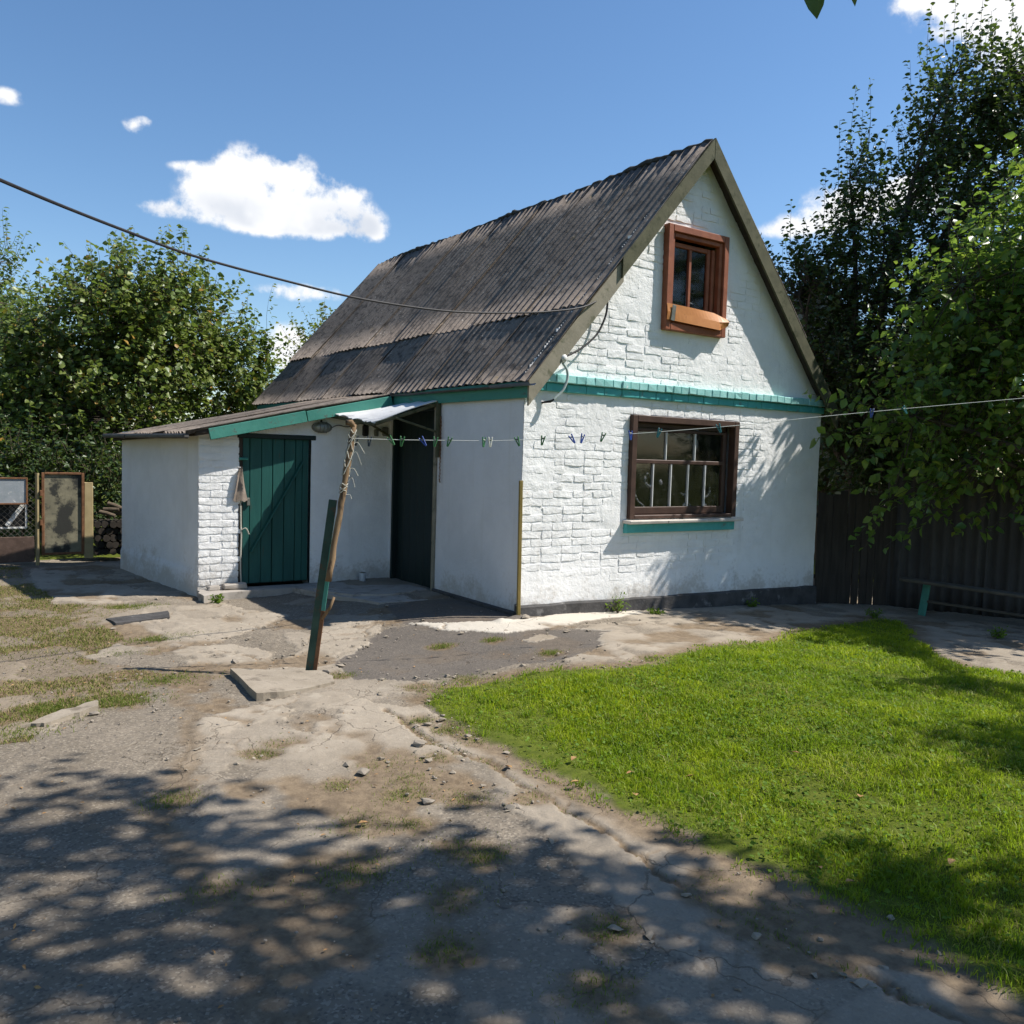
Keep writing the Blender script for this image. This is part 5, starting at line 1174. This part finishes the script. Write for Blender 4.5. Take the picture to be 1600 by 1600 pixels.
def build_trees():
    # broad apricot tree behind the lean-to
    tree('apricot_tree', 'broad dense green tree rising behind the low lean-to', (-1.75, 8.6, 0), (-1.75, 8.6, 1.2),
         [((-2.2, 8.9, 3.0), (1.6, 1.5, 1.5)), ((-.75, 9.5, 3.2), (1.5, 1.2, 1.4)), ((-1.6, 8.7, 4.0), (1.3, 1.1, .9)), ((-3.3, 9.6, 2.4), (1.3, 1.3, 1.5)), ((.05, 9.5, 2.5), (.9, .9, 1.3)), ((-2.6, 8.6, 1.7), (1.4, 1.0, .8)), ((-3.9, 10.2, 1.7), (1.2, 1.2, 1.1))],
         2700, .40, None, .098, .85, .048, 'leaf_apricot', 21, .10, 14, .55, .75, .55,
         extra=[((-1.9, 8.7, 4.55), (.0, .1, 1), .62), ((-1.55, 8.5, 4.6), (.1, 0, 1), .6), ((-1.15, 8.4, 4.5), (.15, 0, 1), .62), ((-2.2, 8.8, 4.4), (-.1, 0, 1), .6), ((-.6, 9.4, 4.5), (.15, 0, 1), .7), ((.15, 9.2, 3.8), (.1, 0, 1), .8), ((.58, 9.1, 3.55), (.05, 0, 1), 1.1), ((.45, 9.2, 3.1), (.3, 0, 1), .7), ((-.15, 9.3, 4.1), (.1, .1, 1), .5)])
    tree('ash_tree', 'lighter green tree at the far left edge of the picture', (-4.2, 13.2, 0), (-4.2, 13.2, 2.2),
         [((-4.3, 13.2, 4.1), (1.4, 1.4, 1.3)), ((-3.3, 12.9, 3.3), (1.0, 1.0, 1.0)), ((-5.2, 13.4, 3.2), (1.3, 1.3, 1.3)), ((-3.6, 12.9, 4.8), (.6, .6, .7))], 900, .5, None, .10, .6, .055, 'leaf_far', 23, .09, 8, .4, .7, .6)
    tree('yellow_tree', 'yellowish green tree showing behind the far end of the roof', (2.6, 11.3, 0), (2.6, 11.3, 2.6),
         [((2.9, 11.3, 3.7), (1.0, 1.0, .8)), ((1.2, 10.4, 2.2), (.7, .8, .8)), ((3.6, 11.8, 3.2), (1.0, 1.0, 1.0))], 800, .5, None, .095, .6, .055, 'leaf_yellow', 25, .09, 8, .4, .7, .6)
    for i, (x, y, r, lb) in enumerate(((-4.4, 8.6, .9, 'bright green shrub behind the wire fence at the far left'), (-6.0, 9.5, 1.2, 'large green shrub outside the left edge behind the wire fence'), (-.6, 10.2, 1.1, 'green shrub in the shade under the broad tree'), (-2.5, 7.5, .9, 'dark shrub right behind the mesh gate and firewood'), (-3.6, 7.7, .8, 'dark shrub behind the wire fence post'), (8.7, -1.9, 1.3, 'dark shrub behind the grey sheet fence'), (7.4, .6, 1.1, 'dark shrub behind the dark plank fence'))):
        tree('leafy_shrub', lb, (x, y, 0), (x, y, .3), [((x, y, .95), (r, r*.8, .8)), ((x+.4, y+.2, .6), (r*.8, r*.7, .5))], 380, .4, None, .08, .6, (.045 if i < 3 else .04), 'leaf_shrub' if i < 3 else 'leaf_plum', 31+i, .03, 6, .3, .8, .6, group='shrubs beyond the wire fence')
    # tall dark plum tree behind the right fence
    tree('plum_tree', 'tall dark tree with upright shoots behind the right fence', (7.2, 1.1, -.25), (7.15, 1.1, 1.7),
         [((6.95, 1.05, 4.3), (.75, .9, 1.3)), ((6.85, 1.05, 5.5), (.42, .5, .9)), ((7.9, .55, 5.2), (.75, .8, 1.6)), ((8.15, .35, 6.9), (.65, .7, 1.2)), ((8.9, -.1, 6.6), (.7, .7, 1.6)), ((6.3, 1.5, 4.2), (.65, .7, .75)), ((7.1, .9, 2.9), (1.2, 1.0, 1.1)), ((8.5, .2, 4.0), (1.2, 1.0, 1.6)), ((8.4, .2, 2.4), (1.2, 1.0, 1.0)), ((6.35, 1.35, 2.9), (.6, .7, .8)), ((7.3, .75, 1.7), (1.2, .8, .7))],
         3300, .42, None, .090, .68, .042, 'leaf_plum', 41, .13, 16, .25, 1.0, .45,
         extra=[((6.70, 1.15, 6.0), (.02, .0, 1), 1.25), ((6.95, 1.1, 6.1), (.03, 0, 1), 1.3), ((6.5, 1.2, 5.6), (-.05, 0, 1), 1.1), ((6.85, 1.1, 5.8), (0, 0, 1), 1.1), ((6.35, 1.3, 5.0), (-.03, 0, 1), 1.0), ((5.95, 1.6, 4.75), (.1, .1, 1), .8), ((5.7, 1.75, 4.75), (-.3, .2, .5), .5), ((5.75, 1.7, 4.3), (-.5, .2, .2), .5), ((6.0, 1.6, 4.4), (-.6, .3, .2), .7),
                ((7.75, .6, 7.3), (-.05, 0, 1), 1.2), ((7.55, .75, 6.6), (-.1, 0, 1), 1.1), ((8.0, .4, 7.7), (0, 0, 1), 1.3), ((8.4, .2, 7.8), (.03, 0, 1), 1.2), ((8.8, 0, 7.8), (.0, 0, 1), 1.1), ((7.4, .8, 6.1), (-.15, 0, 1), .8), ((5.95, 1.5, 3.5), (-.4, 0, .6), .5)])
    # near mulberry tree with large bright leaves
    ex = []
    rg = random.Random(77)
    for p, d, l in (((4.35, -.75, 2.36), (-1, .4, .12), .72), ((4.3, -.85, 2.05), (-.9, .4, -.25), .6), ((4.55, -1.1, 1.25), (-.5, .1, -.55), .75), ((4.75, -1.25, 1.35), (-.6, .1, -.35), .7), ((4.9, -1.35, 1.2), (-.4, 0, -.6), .6), ((5.3, -1.6, 1.5), (-.7, .2, -.3), .8),
                    ((4.75, -1.05, 3.5), (-.15, .0, 1), .6), ((4.95, -1.2, 3.2), (-.3, 0, .9), .7), ((5.15, -1.3, 4.3), (-.1, 0, 1), .8), ((5.45, -1.5, 4.6), (.0, 0, 1), .8), ((5.75, -1.7, 4.8), (.05, 0, 1), .8), ((6.0, -1.9, 4.9), (.0, 0, 1), .7), ((4.6, -.95, 2.9), (-.6, .2, .5), .5), ((4.7, -1.0, 2.4), (-.9, .3, .05), .8), ((4.8, -1.1, 2.0), (-.9, .3, -.1), .8), ((5.0, -1.3, 1.7), (-.8, .2, -.2), .8), ((5.2, -1.5, 1.55), (-.5, .1, -.45), .8), ((5.6, -1.9, 1.5), (-.3, .1, -.6), .7), ((5.9, -2.1, 1.45), (-.2, 0, -.5), .6), ((4.5, -1.05, 1.0), (-.5, .0, -.6), .45), ((4.85, -1.3, 1.0), (-.6, .1, -.4), .6), ((5.2, -1.5, 1.25), (-.5, .1, -.4), .6), ((4.55, -1.0, 1.75), (-.8, .2, -.2), .5), ((5.05, -1.3, 1.55), (-.8, .2, -.3), .6), ((4.7, -1.1, 1.55), (-.8, .2, -.4), .6), ((5.5, -1.8, 1.25), (-.4, .1, -.4), .6), ((5.8, -2.0, 1.2), (-.4, .1, -.3), .6), ((4.4, -.9, 2.25), (-.9, .35, -.05), .55), ((4.6, -1.0, 2.0), (-.9, .3, -.15), .6)):
        ex.append((p, d, l))
    tree('mulberry_tree', 'bright large-leaved tree leaning in from the right edge', (6.7, -3.0, -.28), (6.65, -2.8, 1.5),
         [((5.55, -1.75, 2.3), (.95, .85, .85)), ((5.5, -1.6, 3.3), (.75, .8, .95)), ((6.3, -2.2, 3.0), (1.2, 1.1, 1.5)), ((6.3, -2.2, 4.4), (.9, .9, .9)), ((7.2, -2.7, 3.2), (1.3, 1.2, 1.6)), ((7.4, -3.3, 4.6), (1.2, 1.2, 1.1)), ((5.0, -1.2, 2.1), (.55, .6, .55)), ((8.1, -3.5, 3.6), (1.2, 1.2, 1.5)), ((6.3, -.95, 3.5), (.75, .6, 1.0)), ((5.75, -.95, 2.6), (.55, .5, .7)), ((7.2, -1.5, 4.2), (.9, .8, 1.1)), ((6.0, -3.85, 4.0), (.65, .5, .4)), ((5.3, -1.65, 1.6), (.6, .5, .35)), ((6.0, -2.3, 1.75), (.7, .6, .45)), ((5.0, -1.3, 1.25), (.4, .35, .28)), ((6.6, -2.9, 1.9), (.8, .7, .5)), ((6.9, -3.7, 3.4), (.9, .7, .7)), ((7.7, -2.6, 4.0), (1.0, .9, 1.0))],
         2600, .50, None, .125, .66, .062, 'leaf_mulberry', 51, .12, 14, .35, .55, .6, extra=ex, nobj=300)
    r3 = random.Random(19); lawn_sh = []
    for gx, gy, sx, sy, n in ((-1.75, -5.33, .42, .10, 34), (-1.75, -5.2, .12, .10, 12), (.35, -4.5, .45, .14, 26), (.0, -4.75, .45, .12, 24), (1.7, -3.75, .45, .25, 26), (2.9, -2.3, .5, .25, 18)):
        for k in range(n):
            z = r3.uniform(4.9, 5.6); lawn_sh.append(((gx+r3.gauss(0, sx*.6)+.759*z, gy+r3.gauss(0, sy*.6)-.379*z, z), (r3.gauss(0, 1), r3.gauss(0, 1), .3), .35))
    # walnut tree beside the camera: only its shade and one leaf tip reach the picture
    tree('walnut_tree', 'large shade tree at the right of the viewer, its shade dappling the foreground', (1.6, -8.6, -.1), (1.5, -8.4, 2.6),
         [((gx+.759*z, gy-.379*z, z), r) for gx, gy, z, r in ((-4.9, -2.7, 5.3, (.8, .5, .5)), (-4.2, -3.15, 5.4, (.7, .5, .5)), (-3.8, -3.9, 5.4, (.8, .6, .5)), (-3.1, -4.35, 5.5, (.7, .5, .5)), (-4.7, -3.9, 5.5, (.9, .7, .5)), (-3.7, -4.9, 5.6, (.9, .7, .6)), (-2.6, -4.95, 5.6, (.6, .5, .5)), (-4.8, -5.1, 5.6, (1.1, .9, .6)), (-5.8, -3.7, 5.5, (.9, .9, .6)), (-3.3, -4.7, 5.5, (.6, .4, .4)), (-3.2, -5.9, 5.8, (1.1, .9, .7)), (-4.6, -6.6, 5.8, (1.2, 1.1, .8)), (-2.0, -6.6, 6.0, (1.2, .9, .8)), (.3, -4.6, 5.3, (.45, .30, .3)), (1.75, -3.65, 4.9, (.5, .35, .3)))],
         1120, .45, None, .14, .58, .075, 'leaf_walnut', 61, .17, 16, .35, .3, .7,
         extra=[((-2.60, -5.36, 3.13), (-.80, .75, -.55), .11)]+lawn_sh)
    wt = bpy.data.objects['walnut_tree']; rgl = np.random.default_rng(3)
    for p, ax, nm, l in (((-2.722, -5.255, 3.055), (.18, -.10, -1), (-.75, -.55, .25), .115), ((-2.690, -5.278, 3.035), (.75, -.5, -.35), (-.45, -.5, .8), .085)):
        V, F, T = leaves(np.array([p])-np.array((1.6, -8.6, -.1)), np.array([ax], float), np.array([nm], float), np.array([l]), .62, rgl); link('leaf', raw_mesh('leaf', V, F, T), M['leaf_walnut'], wt)
    # background garden trees; the last ones are unseen, added to block low sky light
    for i, (x, y, h, r, mt, lb) in enumerate(((-6.5, 15.5, 3.6, 2.2, 'leaf_far', 'background tree far behind the wire fence at the left'), (-1.5, 16.5, 3.4, 2.3, 'leaf_apricot', 'background tree far behind the broad tree'), (5.2, 15.0, 2.3, 1.7, 'leaf_yellow', 'background tree hidden behind the house'),
            (12.3, 1.2, 3.6, 2.4, 'leaf_apricot', 'background tree behind the tall dark tree'), (9.6, 3.4, 2.6, 1.7, 'leaf_plum', 'low dark tree between the house and the tall dark tree'), (12.0, -3.6, 3.6, 2.3, 'leaf_far', 'background tree beyond the sheet fence at the right'),
            (-9.8, 6.5, 3.4, 2.1, 'leaf_apricot', 'unseen tree added left of the yard to block low sky'), (-10.0, 1.0, 3.6, 2.2, 'leaf_far', 'unseen tree added left of the paving to block low sky'), (-10.2, -4.5, 3.8, 2.2, 'leaf_apricot', 'unseen tree added left of the viewer to block low sky'), (-6.5, -12.5, 3.8, 2.4, 'leaf_far', 'unseen tree added behind the viewer to block low sky'))):
        tree('garden_tree', lb, (x, y, -.1), (x, y, h*.45), [((x, y, h), (r, r, h*.45)), ((x+r*.5, y-r*.4, h*.75), (r*.8, r*.8, h*.4)), ((x-r*.5, y+r*.3, h*.7), (r*.8, r*.8, h*.4))], 400, .6, None, .18, .75, .085, mt, 131+i, .14, 8, .4, .6, .6, group='garden trees around the plot')
build_trees()
def build_weeds():
    rg = np.random.default_rng(91)
    for x, y, r, h, lb in ((1.22, -.13, .16, .20, 'green leafy weed growing against the plinth under the wall'), (3.35, -.15, .10, .10, 'small green weed at the plinth below the lower window'), (1.62, -.30, .12, .06, 'low green weed on the concrete right of the leafy weed'), (-2.28, 2.36, .08, .09, 'small weed in the shade at the lean-to corner'), (4.35, -1.12, .16, .12, 'low weed at the top corner of the lawn by the fence'), (4.55, -2.45, .12, .12, 'small plant on the sandy patch at the right')):
        e = empty('weed', lb, 'weed', 'weeds around the house', (x, y, float(terr(np.array(x), np.array(y)))))
        n = 26; polys = []; P = []; A = []; N = []
        for i in range(n):
            a = rg.uniform(0, 6.28); tip = np.array((math.cos(a)*r*rg.uniform(.3, 1), math.sin(a)*r*rg.uniform(.3, .8), h*rg.uniform(.4, 1.1))); polys.append((curve(np.zeros(3), tip, rg, .1, 4, .2), .0025, .001, 3))
            for t in np.linspace(.35, 1, 5): P.append(tip*t); A.append(rg.normal(size=3)+tip/np.linalg.norm(tip)*.5); N.append(rg.normal(size=3)*.5+np.array((0, 0, 1)))
        V, F = tubes_np(polys); link('stems', raw_mesh('stems', V, F), M['twig'], e)
        V, F, T = leaves(np.array(P), np.array(A), np.array(N), .032*rg.uniform(.6, 1.3, len(P)), .55, rg); link('foliage', raw_mesh('foliage', V, F, T), M['leaf_shrub'], e)
    FL = [(-1.99,-3.39),(-2.20,-3.69),(-1.87,-3.73),(-2.08,-3.97),(-1.63,-3.93),(-1.95,-4.90),(-1.96,-5.04),(-.97,-4.08),(-1.42,-5.18),(-3.34,-3.52),(-1.2,-4.6),(-2.35,-3.3)]
    for i, (x, y) in enumerate(FL):
        V, F, T = leaves(np.zeros((1, 3)), rg.normal(size=(1, 3))*np.array((1, 1, .1)), np.array([[.2, .1, 1.]]), np.array([.055]), .6, rg); o = link('fallen_leaf', raw_mesh('fallen_leaf', V, F, T), M['dry_leaf'])
        o.location = (x, y, float(terr(np.array(x), np.array(y)))+(.045 if inpoly(np.array([x]), np.array([y]), LAWN)[0] else .02)); tag(o, 'dry brown fallen leaf on the lawn or its edge', 'leaf', 'dry leaves fallen on the lawn')
build_weeds()
def build_litter():
    rg = np.random.default_rng(71); n = 900; X = rg.uniform(-5, -.5, n); Y = rg.uniform(-5.6, 1.6, n); k = ~inpoly(X, Y, LAWN) & (fbm(X*2, Y*2, 41) > .46); X, Y = X[k], Y[k]; n = len(X)
    P = np.stack([X, Y, terr(X, Y)+.010], -1); ax = rg.normal(size=(n, 3)); ax[:, 2] *= .12; nm = rg.normal(size=(n, 3))*.35+np.array((0, 0, 1))
    V, F, T = leaves(P, ax, nm, .017*rg.uniform(.4, 1.7, n), .4, rg); o = link('leaf_litter', raw_mesh('leaf_litter', V, F, T), M['dry_leaf']); o['kind'] = 'stuff'; tag(o, 'dry leaf crumbs and twigs scattered on the paving', 'leaf litter')
build_litter()

# ------------------------------------------------------------------ fences, bench, neighbour's house
def build_left_fence():
    y = 6.3
    f = empty('wire_fence', 'rusty chain-link fence at the far left with metal posts', 'fence', loc=(-4.5, y, 0))
    lc = lambda x, yy, z: (x+4.5, yy-y, z)
    w = MB(); s = .075; x0, x1, z0, z1 = -6.5, -3.55, .05, 1.03
    n = int((x1-x0)/s)
    for i in range(-14, n+1):
        for sg in (1, -1):
            xa = x0+i*s; 
            pa = [xa, z0]; pb = [xa+(z1-z0), z1]
            if sg < 0: pa, pb = [xa, z1], [xa+(z1-z0), z0]
            t0 = max(0, (x0-pa[0])/(pb[0]-pa[0])); t1 = min(1, (x1-pa[0])/(pb[0]-pa[0]))
            if t1 > t0+.02: w.tube([lc(pa[0]+(pb[0]-pa[0])*t, y+.006*sg, pa[1]+(pb[1]-pa[1])*t) for t in (t0, t1)], .0028, 4, False)
    w.build('chain_link', M['wire'], f)
    for x in (-3.56, -5.0, -6.4): MB().tube([lc(x, y, -.2), lc(x, y, 1.17)], .026, 10).build('post', M['tan_board'], f)
    MB().box(lc(-4.35, y-.03, .14), (1.5, .012, .34), .003, jit=.006).build('bottom_sheet', M['brown_sheet'], f)
    p = empty('metal_sheet', 'pale blue-grey metal sheet in a rusty frame on the wire fence', 'metal sheet', loc=(-4.1, y-.05, .93))
    MB().box((0, 0, 0), (.80, .012, .32), .002, jit=.003).build('panel', M['sheet_blue'], p)
    for a in ((-.41, -.17, .41, -.17), (-.41, .17, .41, .17), (-.41, -.18, -.41, .18), (.41, -.18, .41, .18)): MB().beam((a[0], -.008, a[1]), (a[2], -.008, a[3]), .022, .022, .003, up=(0, 1, 0)).build('frame_bar', M['rust'], p)
    q = empty('old_window_sash', 'old dark window sash behind the wire fence below the metal sheet', 'window sash', loc=(-4.1, y+.06, .6))
    MB().box((0, 0, 0), (.82, .01, .34), .002).build('pane', M['black'], q)
    for a in ((-.41, -.17, .41, -.17), (.41, -.18, .41, .18), (-.41, -.18, -.41, .18)): MB().beam((a[0], -.01, a[1]), (a[2], -.01, a[3]), .025, .025, .003, up=(0, 1, 0)).build('frame_bar', M['white_paint'], q)
    MB().beam((.18, -.03, -.14), (.38, -.03, .15), .055, .02, .003, up=(0, 1, 0)).build('diagonal_board', M['white_paint'], q)
    g = empty('mesh_gate', 'narrow mesh gate in a rusty frame beside the wire fence', 'gate', loc=(-3.25, y-.02, 0))
    for a in ((-.245, .05, -.245, 1.18), (.245, .05, .245, 1.18)): MB().beam((a[0], 0, a[1]), (a[2], 0, a[3]), .035, .03, .004, up=(0, 1, 0)).build('frame_bar', M['rust'], g)
    for z in (.07, 1.17): MB().beam((-.225, 0.002, z), (.225, 0.002, z), .03, .03, .004, up=(0, 1, 0)).build('frame_bar', M['rust'], g)
    MB().box((0, .012, .62), (.46, .006, 1.08), .001).build('mesh_panel', M['mesh_panel'], g)
    for z in (.9, .5): MB().box((-.27, -.01, z), (.03, .03, .08), .006).build('hinge', M['rust'], g)
    o = MB().box((-2.93, y-.01, .52), (.11, .03, 1.06), .005, jit=.006).build('gate_board', M['tan_board']); tag(o, 'tan upright board to the right of the mesh gate', 'board')
    rg = random.Random(51)
    LBW = ['pale split log leaning in the dark gap beside the gate', 'short log end in the dark gap beside the gate', 'thin stick on top of the firewood beside the gate', 'reddish log low in the firewood beside the gate', 'crooked stick lying across the firewood beside the gate']
    for i, lb in enumerate(LBW):
        x = -2.66+.055*i; z = .60+.055*(i % 3); a = rg.uniform(-.8, .8)
        o = MB().tube([(x-.09, y+.25, z-.05*a), (x, y+.2, z), (x+.10, y+.15, z+.09*a)], [.028, .030, .026], 8).build('firewood_log', M['firewood']); tag(o, lb, 'log', 'firewood by the gate')
    for k in range(25):
        x = -2.78+.095*(k % 5)+.04*((k//5) % 2)+rg.uniform(-.01, .01); z = .05+.098*(k//5)
        o = MB().tube([(x, y+.12+rg.uniform(-.04, .04), z), (x, y+.5, z+.01)], [.050, .047], 8).build('firewood_log', M['dark_wood']); tag(o, 'dark log in the lower firewood stack beside the gate', 'log', 'dark firewood logs')
build_left_fence()
def build_right_side():
    f = empty('plank_fence', 'dark upright plank fence joining the right corner of the house', 'fence', loc=(4.78, -.05, -.22))
    a = Vector((4.78, .02, 0)); b = Vector((5.75, -.52, 0)); n = 11; rg = random.Random(61); d = (b-a)/n
    for i in range(n):
        p = a+d*(i+.5); w = d.length*rg.uniform(.93, 1.02); h = 1.46+rg.uniform(-.05, .03)
        MB().box(p-Vector((4.78, -.05, 0))+Vector((0, 0, h/2-.06)), (w, .022, h+.12), .004, Matrix.Rotation(math.atan2(d.y, d.x)+rg.uniform(-.04, .04), 3, 'Z')@Matrix.Rotation(rg.uniform(-.012, .012), 3, 'Y'), .004, rg).build('plank', M['dark_wood'], f)
    for z in (.35, 1.15): MB().beam(a-Vector((4.78, -.05, 0))+Vector((.02, .05, z)), b-Vector((4.78, -.05, 0))+Vector((.02, .05, z)), .04, .06, .005).build('rail', M['dark_wood'], f)
    s = empty('slate_fence', 'grey corrugated sheet fence in deep shade at the right', 'fence', loc=(5.7, -.75, -.25))
    a = Vector((5.66, -.46, 0)); b = Vector((7.9, -4.4, 0)); d = (b-a).normalized(); n = 4; wl = (b-a).length/n; nn = Vector((-d.y, d.x, 0)); nn = nn if nn.x < 0 else -nn
    for i in range(n):
        me = wave_sheet('sheet', wl+.04, 1.78, 9, .022, 70+i); me.materials.append(M['slate_fence'])
        o = bpy.data.objects.new('sheet', me); COL.objects.link(o); o.parent = s; p = a+d*(wl*i)-Vector((5.7, -.75, 0))+nn*(.008*(i % 2)); 
        z = Vector((0, 0, 1)); n3 = d.cross(z); o.matrix_local = Matrix(((d.x, z.x, n3.x, p.x), (d.y, z.y, n3.y, p.y), (d.z, z.z, n3.z, -.02), (0, 0, 0, 1)))
    for i in range(n+1):
        p = a+d*(wl*i)-Vector((5.7, -.75, 0))-nn*.06; MB().box(p+Vector((0, 0, .85)), (.08, .08, 1.75), .006).build('post', M['dark_wood'], s)
    e = empty('bench', 'simple plank bench with a teal leg in the shade by the sheet fence', 'bench', loc=(5.33, -1.15, -.24))
    B = Vector((5.33, -1.15, -.24)); p0 = Vector((5.25, -.92, .20)); p1 = Vector((5.55, -2.75, .16))
    MB().beam(p0-B, p1-B, .22, .035, .006, jit=.004).build('seat', M['bench_wood'], e)
    MB().beam(Vector((5.33, -1.15, -.26))-B, Vector((5.37, -1.18, .18))-B, .09, .03, .005, up=(1, 0, 0)).build('leg', M['post_teal'], e)
    MB().beam(Vector((5.52, -2.5, -.26))-B, Vector((5.52, -2.5, .145))-B, .12, .035, .005, up=(1, 0, 0)).build('leg', M['post_teal'], e)
    MB().beam(Vector((5.36, -1.2, -.05))-B, Vector((5.52, -2.45, -.06))-B, .05, .03, .005).build('stretcher', M['bench_wood'], e)
    h = empty('neighbour_house', 'grey-roofed neighbouring house hidden behind the tall dark tree', 'house', loc=(11.5, 5.2, -.3))
    k = Vector((.60, .80, 0)); r = Vector((.80, -.60, 0))
    def pt(u, v, z): q = r*u+k*v; return (q.x, q.y, z)
    V = [pt(-2.1, 0, 0), pt(2.1, 0, 0), pt(2.1, 6, 0), pt(-2.1, 6, 0), pt(-2.1, 0, 3.4), pt(2.1, 0, 3.4), pt(2.1, 6, 3.4), pt(-2.1, 6, 3.4), pt(0, 0.02, 5.9), pt(0, 6, 5.9)]
    MB().add(V, [(0, 1, 5, 4), (1, 2, 6, 5), (2, 3, 7, 6), (3, 0, 4, 7), (4, 5, 8), (7, 9, 6)]).build('wall', M['grey_wall'], h)
    for sg in (-1, 1):
        Q = [pt(0, -.35, 6.0), pt(sg*2.5, -.35, 3.02), pt(sg*2.5, 6.3, 3.02), pt(0, 6.3, 6.0)]; Q2 = [(a, b, c-.08) for a, b, c in Q]
        MB().add(Q+Q2, [(0, 1, 2, 3), (7, 6, 5, 4), (0, 4, 5, 1), (1, 5, 6, 2), (2, 6, 7, 3), (3, 7, 4, 0)]).build('roof', M['slate_fence'], h)
build_right_side()
